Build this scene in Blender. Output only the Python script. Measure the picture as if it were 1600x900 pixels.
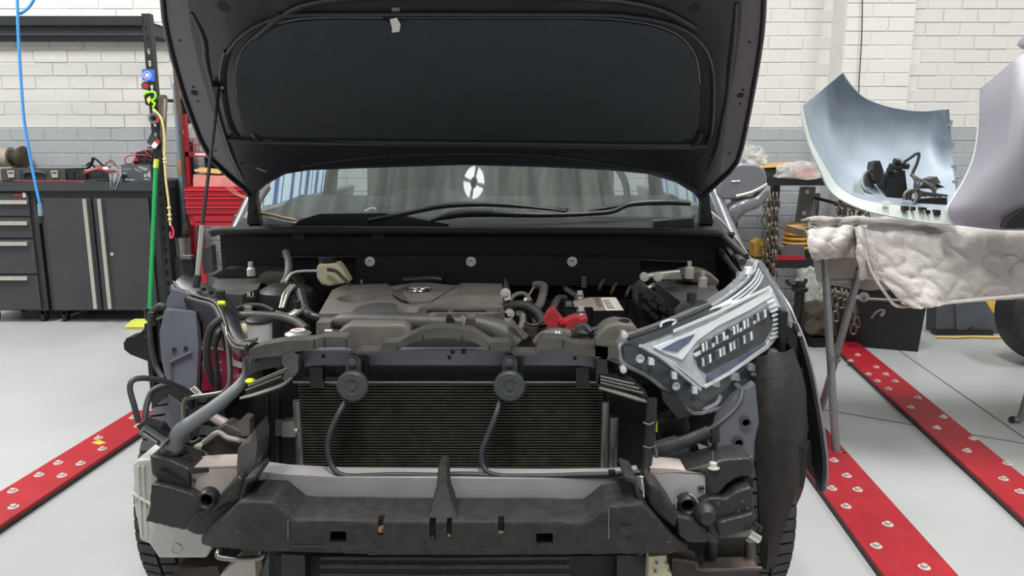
import bpy, bmesh, math, random
from mathutils import Vector, Matrix
random.seed(7)
for o in list(bpy.data.objects): bpy.data.objects.remove(o)
SC = bpy.context.scene
COL = SC.collection
# ------------------------------------------------------------------ camera
FPX, CAMH, TILT = 1200.0, 1.2, math.atan(0.19)
CT, ST = math.cos(TILT), math.sin(TILT)
cd = bpy.data.cameras.new('camera'); cam = bpy.data.objects.new('camera', cd); COL.objects.link(cam)
cam.location = (0, 0, CAMH); cam.rotation_euler = (math.pi/2 - TILT, 0, 0)
cd.sensor_width = 36; cd.lens = 36*FPX/1600; cd.clip_start = .02
SC.camera = cam
# ------------------------------------------------------------------ world, exposure
wd = bpy.data.worlds.new('world'); SC.world = wd; wd.use_nodes = True
bg = wd.node_tree.nodes['Background']; bg.inputs[0].default_value = (.93, .97, 1, 1); bg.inputs[1].default_value = .34
SC.view_settings.view_transform = 'Standard'; SC.view_settings.look = 'None'
SC.view_settings.gamma = 1; SC.view_settings.use_curve_mapping = False
SC.view_settings.exposure = -0.1
# ------------------------------------------------------------------ ceiling light panels
def area(loc, sx, sy, power, rot=(0, 0, 0), col=(1, .985, .96)):
    l = bpy.data.lights.new('panel_light', 'AREA'); l.shape = 'RECTANGLE'; l.size = sx; l.size_y = sy
    l.energy = power; l.color = col
    o = bpy.data.objects.new('panel_light', l); COL.objects.link(o); o.location = loc; o.rotation_euler = rot
    return o
PANELS = [(-1.9, .9), (1.2, 2.45), (-3.4, 3.3), (3.6, 3.1), (.3, -.1)]
PANEL_W = [62, 130, 200, 75, 122]
for (x, y), w in zip(PANELS, PANEL_W): area((x, y, 4.03), .5, 1.5, w)

# ------------------------------------------------------------------ projection helpers (photo pixel -> point in the room)
def ray(px, py):
    a = (px-800)/FPX; b = (450-py)/FPX
    return Vector((a, CT+b*ST, -ST+b*CT))
def P(px, py, Y):
    d = ray(px, py); t = Y/d.y
    return Vector((d.x*t, Y, CAMH+d.z*t))
def Z(px, py, z):
    d = ray(px, py); t = (z-CAMH)/d.z
    return Vector((d.x*t, d.y*t, z))
def PL(px, py, q, n):
    d = ray(px, py); c = Vector((0, 0, CAMH)); t = (q-c).dot(n)/d.dot(n)
    return c+d*t
def V(*a): return Vector(a)
# ------------------------------------------------------------------ materials
MATS = {}
def hx(h):
    h = h.lstrip('#'); r = [int(h[i:i+2], 16)/255 for i in (0, 2, 4)]
    return tuple(((c/12.92) if c <= .04045 else ((c+.055)/1.055)**2.4) for c in r)+(1,)
def mat(name, col, rough=.5, metal=0, var=.12, scale=8, bump=0, bscale=60, coat=0, col2=None, trans=0, emis=0, spec=.5, alpha=1):
    m = bpy.data.materials.new(name); m.use_nodes = True; nt = m.node_tree; n = nt.nodes; L = nt.links
    b = n['Principled BSDF']; c = hx(col)
    b.inputs['Roughness'].default_value = rough; b.inputs['Metallic'].default_value = metal
    b.inputs['Coat Weight'].default_value = coat; b.inputs['Coat Roughness'].default_value = .06
    b.inputs['Transmission Weight'].default_value = trans; b.inputs['Specular IOR Level'].default_value = spec
    tc = n.new('ShaderNodeTexCoord')
    no = n.new('ShaderNodeTexNoise'); no.inputs['Scale'].default_value = scale; no.inputs['Detail'].default_value = 4; no.inputs['Roughness'].default_value = .6
    L.new(tc.outputs['Object'], no.inputs['Vector'])
    rm = n.new('ShaderNodeValToRGB'); e = rm.color_ramp.elements
    e[0].position = .3; e[1].position = .7
    if col2: e[0].color = c; e[1].color = hx(col2)
    else:
        e[0].color = tuple(x*(1-var) for x in c[:3])+(1,); e[1].color = tuple(min(1, x*(1+var)) for x in c[:3])+(1,)
    L.new(no.outputs['Fac'], rm.inputs['Fac']); L.new(rm.outputs['Color'], b.inputs['Base Color'])
    if bump:
        n2 = n.new('ShaderNodeTexNoise'); n2.inputs['Scale'].default_value = bscale; n2.inputs['Detail'].default_value = 3
        bp = n.new('ShaderNodeBump'); bp.inputs['Strength'].default_value = bump; bp.inputs['Distance'].default_value = .01
        L.new(tc.outputs['Object'], n2.inputs['Vector']); L.new(n2.outputs['Fac'], bp.inputs['Height']); L.new(bp.outputs['Normal'], b.inputs['Normal'])
    if emis: b.inputs['Emission Color'].default_value = c; b.inputs['Emission Strength'].default_value = emis
    if alpha < 1: b.inputs['Alpha'].default_value = alpha
    MATS[name] = m; return m
def thin_glass(name, tint, clear=.85, rough=.02, ior=1.45):
    m = bpy.data.materials.new(name); m.use_nodes = True; nt = m.node_tree; n = nt.nodes; L = nt.links; n.remove(n['Principled BSDF'])
    out = n['Material Output']; tr = n.new('ShaderNodeBsdfTransparent'); tr.inputs[0].default_value = tuple(x*clear for x in hx(tint)[:3])+(1,)
    g = n.new('ShaderNodeBsdfGlossy'); g.inputs['Roughness'].default_value = rough
    lw = n.new('ShaderNodeLayerWeight'); lw.inputs[0].default_value = .5; pw = n.new('ShaderNodeMath'); pw.operation = 'POWER'; pw.inputs[1].default_value = 4.5
    fr = n.new('ShaderNodeMath'); fr.operation = 'MULTIPLY_ADD'; fr.inputs[1].default_value = .85; fr.inputs[2].default_value = ((ior-1)/(ior+1))**2; mx = n.new('ShaderNodeMixShader')
    L.new(lw.outputs['Facing'], pw.inputs[0]); L.new(pw.outputs[0], fr.inputs[0])
    L.new(fr.outputs[0], mx.inputs[0]); L.new(tr.outputs[0], mx.inputs[1]); L.new(g.outputs[0], mx.inputs[2]); L.new(mx.outputs[0], out.inputs[0])
    MATS[name] = m
def film(name, tint, milky=.4, rough=.15, bump=.6, bscale=14):
    m = bpy.data.materials.new(name); m.use_nodes = True; nt = m.node_tree; n = nt.nodes; L = nt.links; b = n['Principled BSDF']
    b.inputs['Base Color'].default_value = hx(tint); b.inputs['Roughness'].default_value = rough
    tr = n.new('ShaderNodeBsdfTransparent'); mx = n.new('ShaderNodeMixShader'); mx.inputs[0].default_value = milky
    tc = n.new('ShaderNodeTexCoord'); n2 = n.new('ShaderNodeTexNoise'); n2.inputs['Scale'].default_value = bscale; n2.inputs['Detail'].default_value = 4
    bp = n.new('ShaderNodeBump'); bp.inputs['Strength'].default_value = bump; bp.inputs['Distance'].default_value = .05
    L.new(tc.outputs['Object'], n2.inputs['Vector']); L.new(n2.outputs['Fac'], bp.inputs['Height']); L.new(bp.outputs['Normal'], b.inputs['Normal'])
    L.new(tr.outputs[0], mx.inputs[1]); L.new(b.outputs[0], mx.inputs[2]); L.new(mx.outputs[0], n['Material Output'].inputs[0])
    MATS[name] = m
for a in [
 ('brick_white', '#d4d3cf', .6, 0, .05, 3, .25, 40), ('brick_grey', '#a4a8ac', .55, 0, .06, 3, .25, 40), ('mortar_white', '#dcdbd6', .8, 0, .06, 5, .3, 60), ('mortar_grey', '#b4b7b9', .8, 0, .06, 5, .3, 60),
 ('floor', '#a9acad', .32, 0, .07, 1.3, .03, 25), ('ceiling', '#d5d5d2', .9), ('plaster', '#cfcfca', .9), ('joint', '#5f6264', .8),
 ('rail_red', '#9c1b27', .5, 0, .16, 9, .12, 120, 0, None, 0, 0, .3), ('rail_edge', '#26262a', .6), ('zinc', '#cbc8c1', .35, .35, .15, 30), ('label_yellow', '#e8b23a', .5),
 ('cab_black', '#37393c', .42, .1, .14, 4, .05, 90), ('cab_dark', '#2a2c2f', .5, 0, .1), ('alu', '#c9c7bf', .33, .85, .08, 20), ('caster', '#1b1b1c', .5),
 ('rack_black', '#26282b', .45, .3, .12, 10), ('hose_blue', '#3f8fd6', .35, 0, .06), ('green', '#1f9a55', .4, 0, .08), ('lime', '#c8d255', .45), ('lime2', '#8fe02c', .45),
 ('rope_cream', '#d9cc8d', .85, 0, .15, 60, .5, 200), ('rope_grey', '#8c8578', .85, 0, .15, 60, .4, 150), ('hook_pink', '#d8475c', .4), ('pipe_brown', '#6d5a55', .45, .5, .15, 15), ('pipe_blue', '#7d95a5', .5, .2, .1, 10), ('wood', '#9c8058', .7, 0, .2, 20),
 ('red_paint', '#9e1626', .38, 0, .08, 5), ('red_lite', '#c9293a', .45, 0, .08), ('pink', '#c98079', .55, 0, .1), ('sticker_blue', '#2c62c8', .45), ('white', '#e6e5e0', .5, 0, .04), ('red_pl', '#a83039', .45, 0, .08),
 ('case_grey', '#3b3d3f', .5, 0, .1, 20, .15, 150), ('beige', '#8d8678', .6, 0, .2, 12, .2, 60), ('rag', '#8f999d', .9, 0, .12, 20, .3, 60), ('card', '#c69f63', .8, 0, .08, 10), ('box_print', '#4a4f57', .55, 0, .05),
 ('trestle', '#8e9193', .42, .6, .1, 12), ('blanket', '#bfbab6', .92, 0, .05, 6, .3, 90), ('blanket_grey', '#b8b3ae', .95, 0, .06, 10, .2, 90), ('panel_silver', '#8a95a0', .55, .15, .2, 4, .04, 30), ('panel_edge', '#b4bdb9', .45, .1, .06), ('panel_mauve', '#7f7d86', .5, .15, .06, 3),
 ('chain', '#7f7669', .4, .8, .3, 20), ('bin_black', '#15161a', .42, 0, .15, 6), ('mat_grey', '#4b4f54', .8, 0, .2, 9), ('yellow_cloth', '#d9b44c', .85, 0, .15, 10, .4, 30), ('disc_yellow', '#b98a38', .6, 0, .2, 15), ('strut_grey', '#7f7d78', .5, .5, .12, 10), ('grime', '#4a4238', .6, .3, .4, 20),
 # car
 ('paint', '#55565c', .35, .3, .1, 5, 0, 60, .3), ('paint_in', '#686a74', .4, .15, .15, 6, .02, 60, .2), ('hood_in', '#2c2d32', .36, .12, .12, 6, .02, 40, .2), ('pad', '#33393d', .85, 0, .1, 14, .25, 200), ('blk', '#1d1e21', .42, 0, .2, 10, .05, 80), ('blk_soft', '#0f1012', .6, 0, .15, 10), ('blk_gloss', '#0d0d10', .2), ('pl_dust', '#4f4c48', .55, 0, .25, 12, .1, 90, 0, '#716c66'), ('pl_edge', '#353432', .5, 0, .25, 14, .08, 90, 0, '#55524e'), ('pl_grey', '#3a3939', .48, 0, .2, 10, .1, 140, 0, '#545250'),
 ('foam', '#272727', .55, 0, .2, 40, .4, 300, 0, '#3b3a39', 0, 0, .25), ('foam_dark', '#2a2a2a', .4, 0, .2, 12, .2, 200, 0, None, 0, 0, .35), ('beam_alu', '#b0aeaf', .4, .15, .12, 6, .05, 40), ('plate_alu', '#b3a8a2', .5, .15, .1, 12, .05, 60), ('core', '#0f0e0d', .6, .2), ('tubes', '#59544d', .5, .4, .3, 40), ('tank_alu', '#8d8c8b', .4, .8, .12, 20),
 ('horn', '#3d4043', .45, 0, .12, 14), ('cable', '#35373a', .5, 0, .12, 30), ('conduit', '#63676c', .45, 0, .14, 8), ('steel', '#8b8883', .35, .9, .12, 20), ('rubber', '#252627', .6, 0, .15, 30, .1, 100), ('tread', '#3c3d3d', .75, 0, .2, 30, .1, 120),
 ('tank_white', '#bdbfb9', .35, 0, .06, 8, 0, 60, .1), ('tank_pink', '#c9a9a3', .35, 0, .08, 8), ('fluid', '#b3244f', .3, 0, .1, 8), ('can_white', '#cfd0d0', .35, 0, .04), ('chrome', '#d8d8d8', .12, 1, .03), ('cover_grey', '#565350', .55, 0, .2, 9, .12, 160, 0, '#77716b'), ('yellow_clip', '#d8e11a', .4), ('yellow_plug', '#c9c21f', .4), ('battery', '#141416', .4), ('batt_label', '#8a8078', .5, 0, .12, 14), ('batt_label2', '#d3cdc6', .5, 0, .1, 20),
 ('lamp_house', '#777a7f', .3, .0, .1, 9), ('lamp_smoke', '#cdd0d3', .22, .1, .25, 18), ('reflector', '#f4f6f8', .2, .0, .05, 30), ('led_strip', '#f2f2ee', .3, .2, .03), ('lens_blue', '#6d7690', .2, .4, .2, 40), ('dash', '#1d1f20', .6, 0, .1), ('seat', '#2b2e2d', .8, 0, .15), ('liner', '#2b2928', .6, 0, .25, 40, .3, 260, 0, None, 0, 0, .25), ('mirror_paint', '#76777c', .3, .25, .08, 6, 0, 60, .4), ('mirror_glass', '#cfd4d8', .05, 1), ('rust', '#4c413b', .7, .3, .35, 20), ('cream_tank', '#cfc8a8', .45, 0, .12, 14), ('lamp_white', '#f4f4f0', .4, 0, .02), ('text_white', '#cfd2d2', .5, 0, .02), ('text_red', '#c8282c', .5, 0, .02), ('green_film', '#7b8b86', .5), ('curtain_wh', '#e9f4fc', .5, 0, .03), ('curtain_bl', '#6f9fe0', .5, 0, .06),
]: mat(*a)
mat('led', '#ffffff', .4, emis=14)
mat('diffuser', '#ffffff', .4, emis=3)
thin_glass('glass', '#e9f0ee', .98, .015, 1.5)
def dusty(name, src, amount, col):
    nt = MATS[src].node_tree; n = nt.nodes; L = nt.links; out = n['Material Output']; sh = out.inputs[0].links[0].from_socket
    d = n.new('ShaderNodeBsdfDiffuse'); d.inputs[0].default_value = hx(col); tc = n.new('ShaderNodeTexCoord'); mp = n.new('ShaderNodeMapping'); mp.inputs['Scale'].default_value = (22, 1.2, 1.2)
    no = n.new('ShaderNodeTexNoise'); no.inputs['Scale'].default_value = 1.3; no.inputs['Detail'].default_value = 6; rp = n.new('ShaderNodeMapRange'); rp.inputs['From Min'].default_value = .35; rp.inputs['From Max'].default_value = .75; rp.inputs['To Min'].default_value = amount*.55; rp.inputs['To Max'].default_value = amount*1.9
    mx = n.new('ShaderNodeMixShader'); L.new(tc.outputs['Object'], mp.inputs[0]); L.new(mp.outputs[0], no.inputs['Vector']); L.new(no.outputs['Fac'], rp.inputs['Value']); L.new(rp.outputs[0], mx.inputs[0]); L.new(sh, mx.inputs[1]); L.new(d.outputs[0], mx.inputs[2]); L.new(mx.outputs[0], out.inputs[0])
dusty('glass', 'glass', .042, '#b9bdb8'); thin_glass('lens', '#f6f8fa', 1, .03, 1.5); thin_glass('side_glass', '#e5eceb', .97, .02, 1.4)
def translucent(name):
    nt = MATS[name].node_tree; n = nt.nodes; L = nt.links; out = n['Material Output']; sh = out.inputs[0].links[0].from_socket
    t = n.new('ShaderNodeBsdfTranslucent'); b = n['Principled BSDF']; L.new(b.inputs['Base Color'].links[0].from_socket, t.inputs[0]); mx = n.new('ShaderNodeMixShader'); mx.inputs[0].default_value = .8
    L.new(sh, mx.inputs[1]); L.new(t.outputs[0], mx.inputs[2]); L.new(mx.outputs[0], out.inputs[0])
translucent('curtain_wh'); translucent('curtain_bl')
mat('lamp_dark', '#3b3e43', .3, 0, .15, 12); mat('lamp_mid', '#6a6e73', .25, .2, .3, 40)
film('film', '#dcdcd8', .42)
film('haze_clear', '#c8ccd0', .3, .08, .3, 25)
# ------------------------------------------------------------------ object helpers
WL = {}
def tag(o, label=None, cat=None, group=None, kind=None):
    if label: o['label'] = label
    if cat: o['category'] = cat
    if group: o['group'] = group
    if kind: o['kind'] = kind
    return o
def attach(o, parent):
    if parent is not None:
        o.parent = parent; o.matrix_parent_inverse = Matrix.Translation(-WL[parent])
def thing(name, loc, label, cat, group=None):
    o = bpy.data.objects.new(name, None); COL.objects.link(o); o.location = loc; o.empty_display_size = .05
    WL[o] = Vector(loc); return tag(o, label, cat, group)
def mesh_of(name, bm, m, smooth=40):
    bmesh.ops.recalc_face_normals(bm, faces=bm.faces[:])
    me = bpy.data.meshes.new(name); bm.to_mesh(me); bm.free()
    if smooth:
        for p in me.polygons: p.use_smooth = True
        me.set_sharp_from_angle(angle=math.radians(smooth))
    for x in (m if isinstance(m, (list, tuple)) else [m]): me.materials.append(MATS[x])
    return me
def obj(name, bm, m, parent=None, smooth=40, bevel=0, seg=2, kind=None):
    if bevel:
        es = [e for e in bm.edges if len(e.link_faces) == 2 and e.calc_face_angle(0) > .5]
        if es: bmesh.ops.bevel(bm, geom=es, offset=bevel, segments=seg, affect='EDGES', profile=.6, clamp_overlap=True)
    if bm.verts:
        lo = Vector([min(v.co[i] for v in bm.verts) for i in range(3)]); hi = Vector([max(v.co[i] for v in bm.verts) for i in range(3)])
        c = (lo+hi)/2
    else: c = Vector()
    bmesh.ops.translate(bm, verts=bm.verts[:], vec=-c)
    o = bpy.data.objects.new(name, mesh_of(name, bm, m, smooth)); COL.objects.link(o); o.location = c; WL[o] = c.copy()
    attach(o, parent)
    if kind: o['kind'] = kind
    return o
def inst(src, name, loc, parent=None, rot=None, scale=None):
    o = bpy.data.objects.new(name, src.data if hasattr(src, 'data') else src); COL.objects.link(o); o.location = loc; WL[o] = Vector(loc)
    if rot: o.rotation_euler = rot
    if scale: o.scale = scale
    attach(o, parent); return o
# --- shapes into a bmesh
def b_prism(bm, pts, vec):
    a = [bm.verts.new(p) for p in pts]; b = [bm.verts.new(Vector(p)+Vector(vec)) for p in pts]; n = len(a)
    bm.faces.new(a); bm.faces.new(b[::-1])
    for i in range(n): bm.faces.new((a[i], b[i], b[(i+1) % n], a[(i+1) % n]))
    return bm
def b_box(bm, lo, hi):
    x0, y0, z0 = lo; x1, y1, z1 = hi
    return b_prism(bm, [V(x0, y0, z0), V(x1, y0, z0), V(x1, y0, z1), V(x0, y0, z1)], V(0, y1-y0, 0))
def b_loft(bm, rings, closed=True, caps=True):
    vs = [[bm.verts.new(p) for p in r] for r in rings]; n = len(vs[0])
    for i in range(len(vs)-1):
        for j in range(n if closed else n-1):
            k = (j+1) % n
            try: bm.faces.new((vs[i][j], vs[i][k], vs[i+1][k], vs[i+1][j]))
            except ValueError: pass
    if caps and closed:
        bm.faces.new(vs[0][::-1]); bm.faces.new(vs[-1])
    return bm
def frame_of(d):
    d = d.normalized(); u = d.cross(V(0, 0, 1))
    if u.length < .05: u = d.cross(V(1, 0, 0))
    u.normalize(); return u, d.cross(u).normalized()
def smooth_path(pts, k=5):
    pts = [Vector(p) for p in pts]
    if len(pts) < 3: return pts
    q = [2*pts[0]-pts[1]]+pts+[2*pts[-1]-pts[-2]]; out = []
    for i in range(1, len(q)-2):
        a, b, c, d = q[i-1:i+3]
        for s in range(k):
            t = s/k
            out.append(.5*((2*b)+(c-a)*t+(2*a-5*b+4*c-d)*t*t+(3*b-a-3*c+d)*t**3))
    out.append(pts[-1]); return out
def b_tube(bm, pts, r, n=8, k=5, flat=1, rib=0):
    rs = r if isinstance(r, (list, tuple)) else None; m = len(pts); path = smooth_path(pts, k); rings = []; u = None
    for i, p in enumerate(path):
        d = (path[min(i+1, len(path)-1)]-path[max(i-1, 0)])
        if d.length < 1e-9: d = V(0, 0, 1)
        d.normalize()
        if u is None: u, w = frame_of(d)
        else:
            u = (u-d*u.dot(d)); u.normalize(); w = d.cross(u)
        t = i/(len(path)-1)*(m-1); j = min(int(t), m-2)
        rr = (rs[j]*(1-(t-j))+rs[j+1]*(t-j)) if rs else r
        if rib and i % 2: rr *= 1+rib
        rings.append([p+u*(rr*math.cos(2*math.pi*q/n))+w*(rr*flat*math.sin(2*math.pi*q/n)) for q in range(n)])
    return b_loft(bm, rings)
def b_cyl(bm, p0, p1, r0, r1=None, n=16):
    p0 = Vector(p0); p1 = Vector(p1); r1 = r0 if r1 is None else r1; u, w = frame_of(p1-p0)
    return b_loft(bm, [[p+u*(r*math.cos(2*math.pi*q/n))+w*(r*math.sin(2*math.pi*q/n)) for q in range(n)] for p, r in ((p0, r0), (p1, r1))])
def b_lathe(bm, org, axis, prof, n=24):
    org = Vector(org); a = Vector(axis).normalized(); u, w = frame_of(a)
    return b_loft(bm, [[org+a*h+u*(max(r, 1e-4)*math.cos(2*math.pi*q/n))+w*(max(r, 1e-4)*math.sin(2*math.pi*q/n)) for q in range(n)] for r, h in prof], True, prof[0] != prof[-1])
def B(): return bmesh.new()
# --- one-call objects
def prism(name, pts, vec, m, parent=None, bevel=0, smooth=40, seg=2): return obj(name, b_prism(B(), pts, vec), m, parent, smooth, bevel, seg)
def tr(name, pts, Y, d, m, parent=None, bevel=0):
    """outline at its own distance (Y, or a third value per corner), with real depth d"""
    return prism(name, [P(p[0], p[1], p[2] if len(p) > 2 else Y) for p in pts], V(0, d, 0), m, parent, bevel)
def trz(name, pts, z, d, m, parent=None, bevel=0):
    return prism(name, [Z(p[0], p[1], p[2] if len(p) > 2 else z) for p in pts], V(0, 0, -d), m, parent, bevel)
def box(name, lo, hi, m, parent=None, bevel=0): return obj(name, b_box(B(), lo, hi), m, parent, 40, bevel)
def cols(name, cl, d, m, parent=None, bevel=0, dz=0):
    rings = []
    for c in cl:
        ft = P(c[0], c[1], c[3]); fb = P(c[0], c[2], c[3]); dd = c[4] if len(c) > 4 else d
        rings.append([ft, fb, fb+V(0, dd, 0), ft+V(0, dd, dz)])
    return obj(name, b_loft(B(), rings), m, parent, 40, bevel)
def tube(name, pts, r, m, parent=None, n=8, k=5, flat=1, rib=0): return obj(name, b_tube(B(), pts, r, n, k, flat, rib), m, parent, 50)
def tp(name, pts, r, m, parent=None, **kw): return tube(name, [P(*p) for p in pts], r, m, parent, **kw)
def cyl(name, p0, p1, r, m, parent=None, r1=None, n=20, bevel=0): return obj(name, b_cyl(B(), p0, p1, r, r1, n), m, parent, 40, bevel)
def lathe(name, org, axis, prof, m, parent=None, n=28): return obj(name, b_lathe(B(), org, axis, prof, n), m, parent, 35)
def sheet(name, rows, th, m, parent=None, smooth=60, both=None):
    """curved sheet from rows of points, with thickness"""
    bm = B(); vs = [[bm.verts.new(p) for p in r] for r in rows]
    for i in range(len(vs)-1):
        for j in range(len(vs[0])-1): bm.faces.new((vs[i][j], vs[i][j+1], vs[i+1][j+1], vs[i+1][j]))
    bmesh.ops.recalc_face_normals(bm, faces=bm.faces[:]); bm.normal_update()
    n = len(vs); m_ = len(vs[0]); bk = [[bm.verts.new(v.co-v.normal*th) for v in r] for r in vs]
    for i in range(n-1):
        for j in range(m_-1): bm.faces.new((bk[i][j], bk[i+1][j], bk[i+1][j+1], bk[i][j+1]))
    for i in range(n-1):
        for j in (0, m_-1): bm.faces.new((vs[i][j], vs[i+1][j], bk[i+1][j], bk[i][j]))
    for j in range(m_-1):
        for i in (0, n-1): bm.faces.new((vs[i][j], bk[i][j], bk[i][j+1], vs[i][j+1]))
    return obj(name, bm, m, parent, smooth)
def dome(name, pts, bulge, m, parent=None, rings=5, back=None):
    pts = [Vector(p) for p in pts]; c = sum(pts, Vector())/len(pts); bm = B(); rr = []
    for i in range(rings):
        s = 1-i/rings; rr.append([c+(p-c)*s+Vector(bulge)*(1-s*s)**.5 for p in pts])
    vs = [[bm.verts.new(p) for p in r] for r in rr]; n = len(pts)
    for i in range(rings-1):
        for j in range(n): bm.faces.new((vs[i][j], vs[i][(j+1) % n], vs[i+1][(j+1) % n], vs[i+1][j]))
    t = bm.verts.new(c+Vector(bulge))
    for j in range(n): bm.faces.new((vs[-1][j], vs[-1][(j+1) % n], t))
    if back is not None:
        bk = [bm.verts.new(p+Vector(back)) for p in pts]
        for j in range(n): bm.faces.new((vs[0][j], bk[j], bk[(j+1) % n], vs[0][(j+1) % n]))
        bm.faces.new(bk)
    return obj(name, bm, m, parent, 50)
def cut(o, cutters):
    """carve real recesses and holes, then drop the carving shapes"""
    for c in cutters:
        md = o.modifiers.new('b', 'BOOLEAN'); md.operation = 'DIFFERENCE'; md.solver = 'EXACT'; md.object = c
    bpy.context.view_layer.update(); dg = bpy.context.evaluated_depsgraph_get()
    me = bpy.data.meshes.new_from_object(o.evaluated_get(dg)); o.modifiers.clear(); o.data = me
    for p in me.polygons: p.use_smooth = True
    me.set_sharp_from_angle(angle=math.radians(35))
    for c in cutters: WL.pop(c, None); bpy.data.objects.remove(c)
def mould(o, voxel=.004, it=4, fac=.6):
    """round a blocky part into a soft moulding"""
    r = o.modifiers.new('r', 'REMESH'); r.mode = 'VOXEL'; r.voxel_size = voxel
    s = o.modifiers.new('s', 'SMOOTH'); s.factor = fac; s.iterations = it
    bpy.context.view_layer.update(); me = bpy.data.meshes.new_from_object(o.evaluated_get(bpy.context.evaluated_depsgraph_get())); o.modifiers.clear()
    if len(me.polygons) < 20: return o
    mm = o.data.materials[0]; o.data = me
    if not me.materials: me.materials.append(mm)
    for p in me.polygons: p.use_smooth = True
    return o
def text(name, body, loc, size, m, parent, rot=(math.pi/2, 0, 0), ext=.0006):
    cu = bpy.data.curves.new(name, 'FONT'); cu.body = body; cu.size = size; cu.extrude = ext; cu.align_x = 'CENTER'; cu.align_y = 'CENTER'
    t = bpy.data.objects.new(name, cu); COL.objects.link(t); bpy.context.view_layer.update()
    me = bpy.data.meshes.new_from_object(t.evaluated_get(bpy.context.evaluated_depsgraph_get())); bpy.data.objects.remove(t)
    me.materials.clear(); me.materials.append(MATS[m])
    o = bpy.data.objects.new(name, me); COL.objects.link(o); o.location = loc; o.rotation_euler = rot; WL[o] = Vector(loc)
    attach(o, parent); return o
def bolt_mesh(r=.012, h=.012):
    bm = B(); b_lathe(bm, (0, 0, 0), (0, 0, 1), [(r*1.75, 0), (r*1.75, h*.25), (r*1.1, h*.25)], 14); b_cyl(bm, (0, 0, h*.25), (0, 0, h), r, r*.94, 6)
    return mesh_of('bolt', bm, 'zinc', 30)
BOLT = bolt_mesh()
def bolt(loc, parent, s=1, rot=None, name='bolt'): return inst(BOLT, name, loc, parent, rot, (s, s, s))
# ================================================================== the room
YW = 5.5
def S(name, o): o['kind'] = 'structure'; return o
flo = S('floor', box('floor', (-5.6, -5, -.1), (5.6, YW+.2, 0), 'floor'))
for a, b in (((1405, 548), (1640, 712)), ((1285, 640), (1640, 700))):
    p = Z(*a, 0); q = Z(*b, 0); n = (q-p).normalized(); w = V(-n.y, n.x, 0)*.004
    prism('floor_joint', [p-w, q-w, q+w, p+w], V(0, 0, .0012), 'joint', flo)
S('c', box('ceiling', (-5.6, -5, 4.12), (5.6, YW+.2, 4.2), 'ceiling'))
S('w', box('wall_left', (-5.7, -5, 0), (-5.6, YW, 4.2), 'plaster')); S('w', box('wall_right', (5.6, -5, 0), (5.7, YW, 4.2), 'plaster'))
CH, BL, ZB = .0882, .235, 1.296          # course height, brick length, height where grey paint ends
wb = S('w', box('wall_back', (-5.6, YW, ZB), (5.6, YW+.2, 4.2), 'mortar_white'))
wg = box('grey_dado', (-5.6, YW-.0005, 0), (5.6, YW+.2, ZB), 'mortar_grey', wb)
def brick_bm(bm, x0, x1, z0, z1, y, d=.0055, c=.0028):
    a = [V(x0, y, z0), V(x1, y, z0), V(x1, y, z1), V(x0, y, z1)]
    f = [V(x0+c, y-d, z0+c), V(x1-c, y-d, z0+c), V(x1-c, y-d, z1-c), V(x0+c, y-d, z1-c)]
    m = [p+V(0, -d+c, 0) for p in a]
    return b_loft(bm, [a, m, f])
J = .0032
BRW = mesh_of('brick', brick_bm(B(), -BL/2+J, BL/2-J, -CH/2+J, CH/2-J, 0), 'brick_white', 20)
BRG = mesh_of('brick', brick_bm(B(), -BL/2+J, BL/2-J, -CH/2+J, CH/2-J, 0), 'brick_grey', 20)
XL0, XL1 = P(-20, 150, YW).x, P(345, 150, YW).x
XR0, XR1 = P(1160, 150, YW).x, P(1620, 150, YW).x
rest_w, rest_g = B(), B()
PX0, PX1 = P(1312, 150, 5.28).x, P(1418, 150, 5.28).x
for k in range(-14, 33):
    zc = ZB+(k+.5)*CH
    off = (k % 2)*BL/2+random.uniform(-.012, .012)
    for i in range(-25, 25):
        xc = i*BL+off
        if abs(xc) > 5.5: continue
        if PX0-.06 < xc < PX1+.06: continue
        y = YW+random.uniform(-.0025, .0015)
        vis = (XL0 < xc < XL1 and -5 <= k <= 11) or (XR0 < xc < XR1 and -10 <= k <= 11)
        if vis: inst(BRW if k >= 0 else BRG, 'brick', (xc, y, zc), wb)
        else: brick_bm(rest_w if k >= 0 else rest_g, xc-BL/2+J, xc+BL/2-J, zc-CH/2+J, zc+CH/2-J, y)
obj('brickwork', rest_w, 'brick_white', wb, 20, kind='stuff'); obj('brickwork', rest_g, 'brick_grey', wb, 20, kind='stuff')
wp = S('w', box('wall_pilaster', (PX0, 5.28, ZB), (PX1, YW-.001, 4.12), 'mortar_white'))
box('grey_dado', (PX0, 5.2795, 0), (PX1, YW-.001, ZB), 'mortar_grey', wp)
PW = PX1-PX0
HB = {}
for nm, wid in (('a', PW*.62), ('b', PW*.38)):
    for c, mm in (('w', 'brick_white'), ('g', 'brick_grey')):
        HB[nm+c] = mesh_of('brick', brick_bm(B(), -wid/2+J, wid/2-J, -CH/2+J, CH/2-J, 0), mm, 20)
for k in range(-14, 30):
    zc = ZB+(k+.5)*CH; c = 'w' if k >= 0 else 'g'
    wa, wbk = PW*.62, PW*.38
    if k % 2: xa, xb = PX0+wa/2, PX0+wa+wbk/2
    else: xb, xa = PX0+wbk/2, PX0+wbk+wa/2
    for nm, xx in (('a', xa), ('b', xb)): inst(HB[nm+c], 'brick', (xx, 5.28+random.uniform(-.002, .001), zc), wp)
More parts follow.
